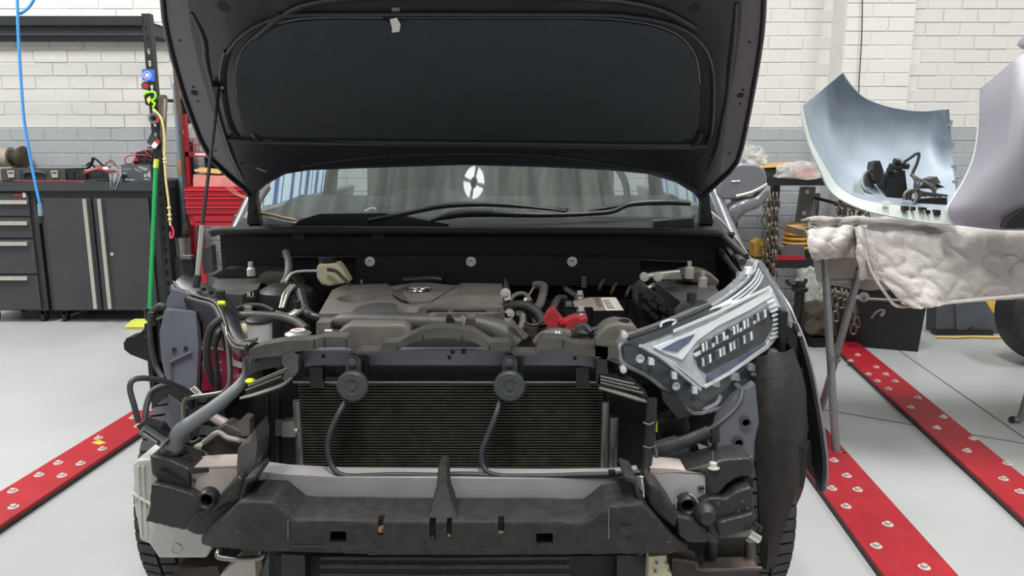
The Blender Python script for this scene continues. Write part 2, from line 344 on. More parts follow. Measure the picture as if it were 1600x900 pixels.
for i, (x, y) in enumerate(PANELS):
    t = thing('ceiling_light', (x, y, 4.12), 'white ceiling light panel '+('over the left floor rail', 'over the right floor rails', 'over the black cabinets', 'over the trestle table', 'behind the camera')[i], 'ceiling light', 'ceiling light panels')
    box('housing', (x-.28, y-.78, 4.06), (x+.28, y+.78, 4.12), 'white', t, .008); box('diffuser', (x-.25, y-.75, 4.045), (x+.25, y+.75, 4.06), 'diffuser', t)
# ================================================================== floor rails
def rail(label, c0, c1, w, bolts, cap=False):
    d = (Vector(c1)-Vector(c0)).normalized(); n = V(-d.y, d.x, 0)*w/2; c0 = Vector(c0); c1 = Vector(c1)
    t = thing('floor_rail', ((c0+c1)/2).to_tuple(), label, 'floor rail', 'red anchored floor rails')
    prism('rail_body', [c0-n, c1-n, c1+n, c0+n], V(0, 0, .016), 'rail_edge', t)
    m = n*.995; prism('rail_plate', [c0-m+V(0, 0, .016), c1-m+V(0, 0, .016), c1+m+V(0, 0, .016), c0+m+V(0, 0, .016)], V(0, 0, .012), 'rail_red', t, .002)
    for b in bolts: bolt(Z(b[0], b[1]+2, .028), t, .8)
    return t
r1 = rail('red bolted floor rail left of the stripped car, with small yellow sticker', (-1.72, 1.7, 0), (-1.60, 3.25, 0), .172, [(208, 651), (216, 664), (154, 683), (160, 700), (91, 722), (126, 723), (61, 741), (97, 742), (20, 766), (21, 791)])
tri = [Z(143, 692, .0285), Z(155, 688, .0285), Z(166, 692, .0285), Z(155, 695, .0285)]
prism('sticker', tri, V(0, 0, .001), 'label_yellow', r1)
rail('red bolted floor rail running beside the car under the hanging fender edge', (1.075, 1.2, 0), (1.245, 3.6, 0), .205, [(1269, 680), (1303, 718), (1323, 742), (1300, 762), (1340, 764), (1322, 790), (1387, 818), (1369, 852), (1444, 885), (1275, 640)])
rail('red bolted floor rail farthest right, running out from the black bin', (1.66, 1.9, 0), (1.98, 4.45, 0), .165, [(1340, 553), (1329, 562), (1369, 572), (1357, 583), (1384, 583), (1371, 594), (1399, 594), (1388, 606), (1434, 620), (1423, 635), (1474, 650), (1464, 667), (1520, 684), (1511, 703), (1574, 723), (1568, 747), (1594, 767)])
# ================================================================== left: cabinets, worktop, rack
CY, CB = 5.05, YW-.03
xa, xb, xc_ = P(-60, 300, CY).x, P(53, 300, CY).x, P(59, 300, CY).x
xd = P(243, 300, CY).x; CZ0, CZ1, WT = .085, .888, .944
caster_bm = B(); b_cyl(caster_bm, (-.012, 0, .03), (.012, 0, .03), .03, None, 16); b_box(caster_bm, (-.02, -.02, .035), (-.014, .02, .085)); b_box(caster_bm, (.014, -.02, .035), (.02, .02, .085)); b_box(caster_bm, (-.028, -.028, .075), (.028, .028, .0849))
CAST = mesh_of('caster', caster_bm, 'caster', 30)
t = thing('drawer_cabinet', ((xa+xb)/2, CY+.2, 0), 'black steel drawer cabinet with four drawers and silver bar handles', 'cabinet')
box('body', (xa, CY+.012, CZ0), (xb, CB, CZ1-.0005), 'cab_dark', t, .004)
for x in (xa+.08, xb-.06):
    for y in (CY+.06, CB-.06): inst(CAST, 'caster', (x, y, 0), t)
xi = P(44, 300, CY).x
for y0, y1, hy in ((301, 338, 316), (339, 372, 349), (373, 428, 381), (429, 484, 435)):
    z1, z0 = P(30, y0, CY).z, P(30, y1, CY).z
    d = box('drawer', (xa+.03, CY-.006, z0+.004), (xi, CY+.012, z1-.004), 'cab_black', t, .003)
    zz = P(30, hy, CY).z; hd = cols('handle', [(-50, hy-3, hy+3, CY-.03), (42, hy-3, hy+3, CY-.03)], .024, 'alu', d, .003)
for i, h in enumerate((3, 2, 2.4, 2, 3.6)): box('badge_mark', (P(23+i*2.7, 304, CY).x, CY-.009, P(30, 304.5+h/1.6, CY).z), (P(25+i*2.7, 304, CY).x, CY-.006, P(30, 304.5-h/2, CY).z), 'text_red', t)
box('badge_end', (P(37, 304, CY).x, CY-.009, P(37, 308, CY).z), (P(41, 304, CY).x, CY-.006, P(37, 301, CY).z), 'text_white', t)
t = thing('double_door_cabinet', ((xc_+xd)/2, CY+.2, 0), 'black steel two-door cabinet with tall silver handles under the worktop', 'cabinet')
box('body', (xc_, CY+.012, CZ0), (xd, CB, CZ1-.0005), 'cab_dark', t, .004)
for x in (xc_+.06, xd-.06):
    for y in (CY+.06, CB-.06): inst(CAST, 'caster', (x, y, 0), t)
z1, z0 = P(100, 309, CY).z, P(100, 484, CY).z
for x0, x1, hxp in ((67, 143, 135), (145, 233, 158)):
    a, b = P(x0, 310, CY).x, P(x1, 310, CY).x
    d = box('door', (a+.004, CY-.006, z0), (b-.004, CY+.012, z1), 'cab_black', t, .003)
    h = P(hxp, 310, CY).x; box('handle', (h-.012, CY-.03, z0+.012), (h+.012, CY-.006, z1-.006), 'alu', d, .004)
    if hxp == 158: lk = P(176, 397, CY); lathe('lock', (lk.x, CY-.006, lk.z), (0, -1, 0), [(.012, 0), (.012, .006), (.009, .008), (.0005, .008)], 'alu', d, 16)
wt = box('worktop', (xa-.01, CY-.025, CZ1), (xd+.012, CB, WT), 'cab_black', None, .004); tag(wt, 'long black worktop lying across both black cabinets', 'worktop')
# rack
RY = 4.97
rx0, rx1 = P(221, 25, RY).x, P(234, 25, RY).x
zt = P(228, 21, RY).z; zb0, zb1 = P(100, 52, RY).z, P(100, 25, RY).z
t = thing('storage_rack', ((rx0+rx1)/2-.6, RY+.25, 0), 'tall black slotted steel rack post and beam over the worktop', 'rack')
post = box('post', (rx0, RY, 0), (rx1, RY+.004, zt), 'rack_black', t)
cb = B(); zz = .12
while zz < zt-.06:
    c = (rx0+rx1)/2; w = .011
    b_prism(cb, [V(c-w*.55, RY-.01, zz), V(c+w*.55, RY-.01, zz), V(c+w, RY-.01, zz+.035), V(c-w, RY-.01, zz+.035)], V(0, .03, 0)); zz += .0735
cut(post, [obj('cutter', cb, 'rack_black')])
box('post_flange', (rx1-.004, RY+.004, 0), (rx1, RY+.05, zt), 'rack_black', t)
box('post_flange', (rx0, RY+.004, 0), (rx0+.004, RY+.02, zt), 'rack_black', t)
bk = box('rear_post', (rx0, CB-.02, WT+.002), (rx1, CB, zt), 'rack_black', t)
box('front_beam', (xa-1.2, RY-.004, (zb0+zb1)/2-.004), (rx0+.004, RY+.03, zb1), 'rack_black', t, .003)
box('beam_lip', (xa-1.2, RY+.02, zb0), (rx0, RY+.06, (zb0+zb1)/2), 'rack_black', t)
box('rear_beam', (xa-1.2, CB-.04, zb0+.01), (rx0, CB, zb1), 'rack_black', t)
box('side_beam', (rx1-.03, RY+.05, zb0), (rx1-.002, CB-.02, zb0+.05), 'rack_black', t)
for i in range(9): box('deck_wire', (xa-1.2, RY+.08+i*.042, zb1-.03), (rx1-.03, RY+.086+i*.042, zb1-.022), 'rack_black', t)
for px in (-60, 90, 165): 
    x = P(px, 40, RY).x; prism('gusset', [V(x-.17, RY+.03, zb0+.002), V(x+.17, RY+.03, (zb0+zb1)/2+.02), V(x+.17, RY+.03, zb0+.002)], V(0, .012, 0), 'rack_black', t)
# things on the post
p0 = P(231, 117, RY-.004)
t = thing('round_logo_sticker', p0, 'blue square sticker with white round emblem on the rack post', 'sticker')
tr('backing', [(222, 108), (241, 108.5), (241.5, 127), (222.5, 126)], RY-.003, .003, 'sticker_blue', t)
c = P(230, 117.5, RY-.0035); bm = B(); ring = []
for q in range(25):
    a = q/24*2*math.pi
    ring.append([V(c.x+r*math.cos(a), c.y-dy, c.z+r*math.sin(a)) for r, dy in ((.022, 0), (.025, 0), (.025, .001), (.022, .001))])
b_loft(bm, ring, True, False); obj('ring', bm, 'white', t)
for dx in (-.009, 0, .009): box('emblem_bar', (c.x+dx-.003, c.y-.001, c.z-.012), (c.x+dx+.003, c.y, c.z+.012), 'white', t)
def blob_ring(name, p, r, th, m, parent=None, ax=(0, 1, 0), n=20):
    return lathe(name, p, ax, [(r*.55, 0), (r, .001), (r, th), (r*.6, th+.001), (r*.55, 0)], m, parent, n)
t = thing('tape_reel', P(228, 135, RY-.03), 'small red and black reel hanging on the rack post', 'tape reel')
cyl('drum', P(228, 134, RY-.04), P(228, 134, RY-.002), .026, 'blk', t, bevel=.004); cyl('hub', P(227, 134, RY-.045), P(227, 134, RY-.04), .018, 'red_pl', t)
t = thing('ratchet_strap', P(235, 165, RY-.03), 'lime green and black ratchet strap buckle on the rack post', 'ratchet')
tr('buckle', [(225, 148), (240, 145), (243, 160), (238, 168), (227, 163)], RY-.04, .036, 'blk', t, .006)
tp('lever', [(224, 150, RY-.045), (229, 145, RY-.045), (241, 144, RY-.045), (243, 152, RY-.045), (238, 158, RY-.045), (242, 162, RY-.045), (239, 168, RY-.045)], .0075, 'lime2', t)
dm = tr('latch', [(229, 155), (233, 150), (236, 156), (232, 162)], RY-.052, .012, 'lime', t, .003)
t = thing('webbing_coil', P(252, 160, RY-.02), 'grey webbing strap looped beside the green ratchet', 'strap')
for i in range(4): tp('loop', [(246+i*2.5, 250+i*4, RY+.02), (246+i*3, 170, RY+.01), (250+i*2, 150, RY), (256+i*1.5, 152, RY+.01), (261-i*.5, 162, RY+.02), (256+i, 200, RY+.03), (251+i*2, 245-i*8, RY+.03)], .008, 'rope_grey', t, flat=.5, n=6)
t = thing('hose_clamp_ring', P(241, 186, RY-.02), 'grey metal ring hanging from the rack post', 'ring')
blob_ring('ring', P(240, 185, RY-.03), .035, .014, 'steel', t); tr('clasp', [(246, 180), (252, 182), (248, 190), (243, 190)], RY-.04, .02, 'red_pl', t, .003)
t = thing('swing_tag', P(240, 220, RY-.02), 'dark swing tag with red and white label on the rack post', 'tag')
tr('card', [(236, 208), (252, 221), (243, 234), (229, 222)], RY-.03, .01, 'cab_black', t, .001)
tr('label_white', [(241, 221), (247, 226), (242, 232.5), (236, 228)], RY-.033, .003, 'white', t); tr('label_red', [(244, 217), (250, 222), (247, 226), (241, 221)], RY-.033, .003, 'red_pl', t)
t = thing('rope', P(258, 300, RY-.05), 'cream knotted rope with pink carabiner hanging by the rack', 'rope')
tp('cord', [(239, 170, RY-.05), (246, 177, RY-.05), (253, 188, RY-.05), (257, 215, RY-.05), (257, 245, RY-.05), (259, 280, RY-.05), (264, 320, RY-.05), (266, 352, RY-.05)], .0075, 'rope_cream', t)
for y in (246, 251, 322, 333, 340): lathe('knot', P(257.5+(y-246)*.085, y+3, RY-.05), (0, 0, 1), [(.002, -.012), (.013, -.004), (.014, .004), (.002, .012)], 'rope_cream', t, 12)
tp('carabiner', [(267, 352, RY-.05), (271, 360, RY-.05), (270, 370, RY-.05), (266, 371, RY-.05), (266, 362, RY-.05)], .006, 'hook_pink', t)
# poles leaning by the rack
t = thing('broom', Z(228, 512, .02), 'green handled broom leaning against the black cabinet', 'broom')
g0, g1, g2 = P(233, 505, 4.9), P(243.5, 262, 4.93), P(244.5, 249, 4.93)
cyl('handle', g0, g1, .0135, 'green', t); cyl('grip', g1, g2, .016, 'lime', t)
gb = P(222, 516, 4.88); bh = prism('head', [V(gb.x-.1, gb.y-.03, .02), V(gb.x+.12, gb.y-.03, .02), V(gb.x+.1, gb.y-.02, .06), V(gb.x-.06, gb.y-.02, .06)], V(0, .06, 0), 'lime', t, .006)
box('bristles', (gb.x-.09, gb.y-.02, .0), (gb.x+.11, gb.y+.02, .021), 'rope_cream', t)
pp = cyl('steel_pipe', V(P(274, 112, 5.3).x, 5.33, 0), P(274, 110, 5.3), .0155, 'pipe_brown', None); tag(pp, 'tall brown steel pipe standing behind the rack post', 'pipe')
t = thing('wall_bracket', P(270, 158, 5.4), 'black wall bracket arm with small hook behind the pipe', 'bracket')
cyl('arm', P(262, 157, 5.42), P(300, 159, 5.42), .012, 'rack_black', t); cyl('wall_stub', P(285, 158, 5.42), P(285, 158, 5.42)+V(0, .075, 0), .012, 'rack_black', t); 
pq = thing('blue_post', P(281, 450, 5.36), 'pale blue steel tube standing between the pipe and red rack', 'tube')
xq = P(281, 260, 5.36); cyl('tube', V(xq.x, 5.39, 0), V(xq.x, 5.39, P(281, 270, 5.38).z), .03, 'pipe_blue', pq); cyl('inner_tube', V(xq.x-.004, 5.39, P(281, 270, 5.38).z), V(xq.x+.004, 5.39, P(281, 130, 5.38).z), .021, 'pipe_blue', pq)
lathe('timber_end', V(xq.x, 5.39, P(281, 272, 5.38).z), (0, 0, 1), [(.031, 0), (.033, .05), (.028, .09), (.022, .1)], 'wood', pq)
# tools on the worktop
def onto(px, Y): return P(px, 279, Y).x
t = thing('tool_case', V(onto(52, 5.16), 5.2, WT), 'dark grey plastic tool case with two silver latches on the worktop', 'case')
x0, x1 = onto(4, 5.13), onto(103, 5.13); zc = WT+.083
box('shell', (x0, 5.13, WT+.001), (x1, 5.36, zc), 'case_grey', t, .014)
box('lid_end', (x0-.002, 5.122, WT+.006), (onto(34, 5.13), 5.15, zc-.006), 'case_grey', t, .006); box('lid_end', (onto(72, 5.13), 5.122, WT+.006), (x1+.002, 5.15, zc-.006), 'case_grey', t, .006)
hb = B(); b_tube(hb, [V(onto(38, 5.12), 5.13, WT+.03), V(onto(40, 5.1), 5.115, WT+.06), V(onto(66, 5.1), 5.115, WT+.06), V(onto(69, 5.12), 5.13, WT+.03)], .012, 8, 3); obj('carry_handle', hb, 'case_grey', t)
for px in (19, 87): 
    lx = onto(px, 5.12); la = prism('latch', [V(lx-.024, 5.112, WT+.072), V(lx+.024, 5.112, WT+.072), V(lx+.019, 5.112, WT+.026), V(lx-.019, 5.112, WT+.026)], V(0, .012, 0), 'alu', t, .003); box('slot', (lx-.014, 5.1105, WT+.05), (lx+.014, 5.1125, WT+.062), 'case_grey', la)
t = thing('electric_motor', V(onto(8, 5.4), 5.4, WT), 'dusty beige bench motor with pulley end behind the tool case', 'motor')
mc = P(18, 246, 5.38); cyl('barrel', mc+V(-.26, 0, 0), mc, .07, 'beige', t, bevel=.006, n=28); cyl('neck', mc, mc+V(.035, 0, 0), .05, 'blk', t); lathe('pulley', mc+V(.035, 0, 0), (1, 0, 0), [(.05, 0), (.055, .01), (.066, .02), (.074, .045), (.078, .05), (.06, .06), (.02, .06)], 'grime', t)
box('foot', (mc.x-.24, mc.y-.06, WT+.001), (mc.x+.03, mc.y+.06, mc.z-.062), 'beige', t, .005)
hoseb = thing('air_hose', P(58, 330, 4.6), 'light blue air hose hanging over the tool case', 'hose')
tp('tube', [(24, -120, 4.6), (27, 0, 4.6), (29, 60, 4.6), (33, 130, 4.6), (38, 190, 4.6), (48, 250, 4.6), (58, 300, 4.6), (63, 322, 4.6)], .0085, 'hose_blue', hoseb)
tp('loop', [(31, 22, 4.62), (40, 16, 4.62), (49, 6, 4.62), (55, -10, 4.62), (58, -60, 4.62)], .0085, 'hose_blue', hoseb)
cyl('sleeve', P(62, 318, 4.6), P(63.5, 337, 4.6), .013, 'pipe_blue', hoseb); lathe('coupler', P(63, 337, 4.6), (0, 0, -1), [(.01, 0), (.016, .004), (.016, .02), (.012, .022), (.012, .045), (.002, .045)], 'blk', hoseb, 14)
t = thing('welding_headgear', V(onto(150, 5.2), 5.2, WT), 'black and red headgear with straps lying on the worktop', 'headgear')
tr('shell', [(136, 281), (137, 273), (147, 267), (160, 267), (170, 272), (172, 281)], 5.15, .16, 'cab_black', t, .015)
tp('red_band', [(132, 272, 5.13), (144, 267, 5.12), (158, 264.5, 5.12), (168, 267, 5.12), (176, 272, 5.14), (188, 270, 5.16)], .014, 'red_pl', t, flat=.6)
tp('strap', [(130, 263, 5.16), (138, 262, 5.15), (144, 253, 5.14), (146, 247, 5.14), (154, 252, 5.14), (160, 258, 5.15), (172, 262, 5.16)], .013, 'blk', t, flat=.5)
tp('strap', [(135, 258, 5.17), (142, 254, 5.17), (148, 262, 5.17)], .01, 'blk', t, flat=.5)
tp('wire', [(162, 262, 5.2), (170, 253, 5.2), (180, 258, 5.2), (186, 264, 5.2)], .004, 'red_pl', t); tp('wire', [(164, 256, 5.21), (175, 251, 5.21), (184, 262, 5.21)], .003, 'blk', t)
for x0, x1 in ((107, 116), (117, 135)): tr('clip', [(x0, 281), (x0, 272), (x0+4, 268), (x1-2, 268), (x1, 281)], 5.13, .09, 'blk', t, .008)
tr('knob', [(151, 262), (157, 261), (159, 265), (152, 266)], 5.11, .02, 'red_pl', t, .004); tr('knob', [(160, 261), (167, 260), (169, 265), (161, 266)], 5.11, .02, 'white', t, .004)
rr = B(); rows = []
for i in range(9):
    s = i/8; rows.append([P(170+9*0+s*4+(20-14*s)*j/8, 271+s*25, 5.03-.012*math.sin(j*1.6+s*2)) for j in range(9)])
rows.insert(0, [V(p.x, 5.14, WT+.03+.01*math.sin(j)) for j, p in enumerate(rows[0])])
tag(sheet('cleaning_rag', rows, .003, 'rag'), 'pale grey rag draped over the front edge of the worktop', 'rag')
t = thing('printed_box', V(onto(214, 5.1), 5.2, WT), 'dark grey printed carton standing on the worktop beside the broom', 'box')
x0, x1 = onto(191, 5.1), onto(237, 5.1); zt_ = P(214, 257, 5.1).z
box('carton', (x0, 5.1, WT+.001), (x1, 5.3, zt_), 'box_print', t, .002)
def mark(px0, py0, px1, py1, m='text_white', par=None, Y=5.0985): return box('print', (P(px0, py0, Y).x, Y, P(px0, py1, Y).z), (P(px1, py0, Y).x, Y+.0015, P(px0, py0, Y).z), m, par)
for a in [(193, 270, 197, 271), (193, 273, 197, 275), (195, 279, 201, 282), (201, 280.4, 210, 281.6), (225, 272, 227, 277), (229, 271, 230.5, 276), (232, 268, 234, 277), (225, 279.5, 233, 280.6)]: mark(*a, par=t)
for i in range(5): mark(193+i*2.6, 262+(i % 3)*1.5-2*(i == 2), 194.2+i*2.6, 266, 'case_grey' if 0 else 'alu', t)
tr('picture', [(216, 259), (231, 263), (231, 266), (226, 267), (216, 262)], 5.0985, .0015, 'alu', t); tr('picture', [(209, 263), (213, 264), (222, 268), (221, 269), (212, 266)], 5.0985, .0015, 'alu', t)
t = thing('battery_charger', P(225, 255, 5.2), 'black charger with red leads sitting on the printed carton', 'charger')
zt0 = zt_+.001
def bz(px, py, Y): p = P(px, py, Y); return V(p.x, p.y, max(p.z, zt0))
prism('case', [bz(209, 257, 5.14), bz(236, 257, 5.14), bz(238, 240, 5.14), bz(231, 234, 5.14), bz(222, 236, 5.14), bz(213, 238, 5.14)], V(0, .12, 0), 'blk', t, .008)
tr('dial', [(230, 229), (234, 229), (234, 233), (230, 233)], 5.12, .03, 'red_pl', t, .004)
tp('lead', [(230, 243, 5.12), (215, 242, 5.11), (200, 244, 5.1), (195, 250, 5.1), (198, 256, 5.11), (206, 255, 5.12)], .004, 'red_pl', t); tp('lead', [(224, 234, 5.11), (230, 240, 5.11), (237, 246, 5.11)], .004, 'red_pl', t)
tr('clamp', [(206, 255), (212, 244), (216, 251), (209, 252)], 5.12, .02, 'red_lite', t, .003)
for dx in (0, 9): tp('wire', [(214+dx, 241, 5.13), (220+dx, 248, 5.12), (228+dx, 250, 5.12), (232+dx*.4, 240, 5.13)], .003, 'blk', t)
lw = tp('red_lead', [(20, 279, 5.08), (60, 280, 5.075), (100, 279.5, 5.08), (132, 280.5, 5.08)], .004, 'red_pl'); lw.location.z = WT+.005; tag(lw, 'thin red lead lying along the worktop front', 'cable')
# red rack and tool chest behind
t = thing('red_rack', P(300, 470, 5.2), 'red steel storage stand with wire basket behind the prop rod', 'stand')
RRY = 5.15
q0, q1 = P(285, 178, RRY), P(303, 405, RRY)
prism('upright', [q0, q0+V(.02, 0, 0), P(311, 470, RRY)+V(.0, 0, 0), P(304, 470, RRY)], V(0, .03, 0), 'red_paint', t)
xr = P(286, 235, RRY).x; x2 = P(470, 235, RRY).x
for y0, y1 in ((237, 245), (290, 298)): box('cross_bar', (P(289, y0, RRY).x, RRY, P(289, y1, RRY).z), (x2, RRY+.03, P(289, y0, RRY).z), 'red_paint', t, .002)
box('label', (P(304, 239, RRY).x, RRY-.002, P(304, 243, RRY).z), (P(322, 239, RRY).x, RRY, P(304, 239, RRY).z), 'text_white', t)
for i in range(5): box('basket_wire', (P(290+i*9, 215, RRY).x, RRY+.01, P(290, 238, RRY).z), (P(291+i*9, 215, RRY).x, RRY+.014, P(290, 216, RRY).z), 'red_paint', t)
for y in (216, 226): box('basket_rail', (P(288, y, RRY).x, RRY+.008, P(288, y+1.2, RRY).z), (x2, RRY+.014, P(288, y, RRY).z), 'red_paint', t)
box('shelf_back', (xr+.03, YW-.08, P(300, 290, 5.4).z), (x2, YW-.05, P(300, 246, 5.4).z), 'blk_soft', t)
box('shelf_plate', (xr+.02, RRY+.03, P(300, 243, RRY).z), (x2, YW-.05, P(300, 238, RRY).z), 'red_paint', t)
tag(tube('plastic_bundle', [P(291, 212, 5.28), P(298, 207, 5.26), P(308, 210, 5.26), P(318, 214, 5.28), P(330, 218, 5.28)], [.02, .06, .07, .06, .03], 'film', None, n=12), 'crumpled clear plastic bundle in the red basket', 'plastic bag')
t = thing('tool_chest', P(330, 470, 5.0), 'red tool chest of shallow drawers behind the open engine bay', 'tool chest')
TY = 4.95; xl, xrr = P(291, 330, TY).x, P(420, 330, TY).x
zt2 = P(300, 292, TY).z; zb2 = P(300, 352, TY).z
box('body', (xl+.01, TY+.02, zb2), (xrr, 5.14, zt2), 'red_paint', t, .004)
for y0, y1 in ((296, 307), (309, 321), (323, 334)):
    d = box('drawer', (xl, TY, P(300, y1, TY).z), (xrr+.02, TY+.02, P(300, y0, TY).z), 'red_paint', t, .003)
    box('pull_lip', (xl, TY-.012, P(300, y0+1.5, TY).z), (xrr+.02, TY, P(300, y0-.5, TY).z), 'red_lite', d, .002)
box('base_drawer', (xl+.04, TY+.006, P(300, 346, TY).z), (xrr-.03, TY+.02, P(300, 337, TY).z), 'red_paint', t, .003); box('base_drawer', (xl+.05, TY+.006, P(300, 353, TY).z), (xrr-.04, TY+.02, P(300, 348, TY).z), 'red_paint', t, .003)
for x in (xl+.04, xrr-.06): box('leg', (x, TY+.06, 0), (x+.03, TY+.09, zb2+.01), 'red_paint', t)
bx = thing('open_carton', V(P(320, 285, 5.0).x, 5.05, zt2), 'faded pink open carton with paper on top of the tool chest', 'box')
tr('carton', [(302, 291.5), (302, 273), (372, 276), (372, 291.5)], 4.98, .14, 'pink', bx, .003); prism('paper', [P(303, 265, 5.0), P(345, 270, 5.0), P(343, 272, 5.0), P(304, 268, 5.0)], V(0, .15, .01), 'card', bx)
t = thing('wire_bundle', P(360, 300, 4.93), 'thin pink wires drooping over the front of the red tool chest', 'wires')
for i in range(3): tp('wire', [(345+i*3, 276, 4.99), (350+i*4, 288, 4.945), (366+i*4, 303, 4.93), (388+i*3, 311, 4.93), (398, 313, 4.935)], .0022, 'pink', t)
t = thing('paint_brush_pot', P(290, 400, 5.07), 'steel pot of brushes standing between the rack and red stand', 'pot')
zb_ = P(291, 400, 5.1).z
lathe('pot', V(P(291, 380, 5.1).x-.01, 5.07, zb_), (0, 0, 1), [(.045, 0), (.05, .13), (.046, .13), (.042, .01)], 'steel', t, 20); tp('brush', [(289, 372, 5.1), (291, 352, 5.1), (293, 346, 5.1)], [.02, .03, .012], 'grime', t)
shx = V(P(291, 380, 5.1).x, 5.1, 0)
tag(box('stool', (shx.x-.055, 5.03, 0), (shx.x+.05, 5.14, zb_-.001), 'cab_dark', None, .006), 'low dark stand under the pot of brushes', 'stand')
# ================================================================== right: wall cable, shelf, chain, bin
tag(tp('wall_cable', [(1348, -60, 5.26), (1347, 40, 5.26), (1344, 100, 5.26), (1342, 140, 5.26), (1340, 300, 5.26)], .004, 'cable'), 'thin grey cable hanging straight down the brick pilaster', 'cable')
SY = 4.75
t = thing('workshop_shelf', P(1250, 520, SY), 'black steel shelf unit by the brick wall behind the mirror', 'shelf')
zs = P(1240, 279, SY).z; zs0 = P(1240, 290, SY).z; xs0, xs1 = P(1150, 285, SY).x, P(1330, 285, SY).x
box('top_shelf', (xs0, SY, zs0), (xs1, 5.24, zs), 'rack_black', t, .003)
zm = P(1240, 407, SY).z; box('middle_shelf', (xs0, SY, P(1240, 419, SY).z), (xs1, 5.24, zm), 'rack_black', t, .003)
zl = P(1240, 527, SY).z; box('low_shelf', (xs0, SY, zl-.03), (xs1, 5.24, zl), 'rack_black', t, .003)
for px, y in ((1150, SY+.02), (1213, SY+.03), (1321, 5.2)): 
    x = P(px, 300, y).x; box('post', (x-.022, y, 0), (x+.022, y+.03, zs0+.001), 'rack_black', t)
t = thing('grey_channel', P(1262, 430, 5.15), 'grey steel channel with square holes leaning in the shelf', 'steel channel')
ch = tr('web', [(1252, 292), (1275, 292), (1263, 392), (1238, 392)], 5.16, .03, 'strut_grey', t, .003)
for y in (297, 330): tr('hole', [(1258-(y-297)*.14, y), (1264-(y-297)*.14, y), (1264-(y-297)*.14, y+6), (1258-(y-297)*.14, y+6)], 5.156, .004, 'alu', t)
for i in range(2): tag(cyl('steel_rod', P(1268+i*5, 388, 5.21), P(1276+i*4, 302, 5.22), .009, 'steel'), ('left', 'right')[i]+' of two thin steel rods leaning inside the shelf unit', 'rod', 'steel rods in the shelf')
# stack of yellow discs on the middle shelf
dc = P(1243, 378, 4.98)
for i in range(6):
    zz = zm+.042+i*.029
    tag(lathe('sanding_disc', V(dc.x, dc.y, zz), (0, 0, 1), [(.03, 0), (.088-.004*i, .002), (.092-.004*i, .012), (.086-.004*i, .022), (.03, .024)], 'disc_yellow'), ['lowest', 'second lowest', 'third', 'fourth', 'fifth', 'topmost'][i]+' yellow disc of the stack on the middle shelf', 'disc', 'stacked yellow discs')
tag(box('dark_crate', (dc.x-.14, dc.y-.1, zm+.001), (dc.x+.12, dc.y+.1, zm+.041), 'blk_soft', None, .006), 'flat dark crate under the stack of yellow discs', 'crate')
tag(tr('red_tray', [(1211, 406.4), (1212, 401), (1240, 400), (1258, 402), (1260, 406.4)], SY+.005, .1, 'red_paint', None, .003), 'flat red tray on the front of the middle shelf', 'tray')
tag(tr('yellow_bag', [(1178, 401), (1178, 380), (1188, 374), (1196, 378), (1200, 401)], 4.9, .1, 'disc_yellow', None, .02), 'ochre packet beside the hanging chain on the shelf', 'packet')
tag(tr('rolled_cloth', [(1222, 404), (1220, 390), (1235, 384), (1256, 383), (1258, 404)], 4.8, .05, 'mat_grey', None, .02), 'crumpled dark grey cloth in front of the yellow discs', 'cloth')
# cardboard and plastic bag on the top shelf
tag(prism('cardboard_sheet', [P(1183, 263, 4.82), P(1238, 260, 4.80), P(1246, 254, 5.15), P(1196, 256, 5.15)], V(0, 0, .006), 'card'), 'brown cardboard sheet lying on top of the shelf unit', 'cardboard')
cbx = tr('flat_carton', [(1190, 278), (1190, 264), (1234, 262), (1234, 278)], 4.83, .2, 'cab_dark', None, .003); tag(cbx, 'dark carton under the cardboard sheet on the shelf', 'box')
def crumple(name, pts, Y, d, m, seed, amp=.02):
    rnd = random.Random(seed); c = [sum(p[i] for p in pts)/len(pts) for i in (0, 1)]; ctr = P(c[0], c[1], Y-d)
    bm = B(); b_prism(bm, [P(p[0], p[1], Y) for p in pts], V(0, d*.6, 0))
    bmesh.ops.triangulate(bm, faces=bm.faces[:]); bmesh.ops.subdivide_edges(bm, edges=bm.edges[:], cuts=3, use_grid_fill=True)
    cc = P(c[0], c[1], Y+d*.3)
    for v in bm.verts:
        k = (v.co-cc); v.co += V(rnd.uniform(-1, 1), rnd.uniform(-1, 1)-.6*max(0, 1-k.length/.2), rnd.uniform(-1, 1))*amp
    return obj(name, bm, m, None, 30)
t = thing('bagged_part', P(1255, 278, 4.8), 'brown part wrapped in clear plastic on the shelf top', 'plastic bag')
o = crumple('bag', [(1215, 277), (1222, 262), (1240, 254), (1262, 253), (1284, 258), (1290, 266), (1284, 277), (1250, 280)], 4.72, .14, 'film', 3, .008); attach(o, t)
tr('part', [(1244, 277.5), (1243, 264), (1262, 261), (1274, 264), (1270, 277.5)], 4.76, .07, 'pink', t, .008)
o = crumple('clear_film', [(1165, 262), (1160, 240), (1172, 234), (1188, 238), (1198, 250), (1195, 262)], 4.95, .14, 'film', 5, .012); tag(o, 'crumpled clear film above the wing mirror', 'plastic film'); o.location.z += .03
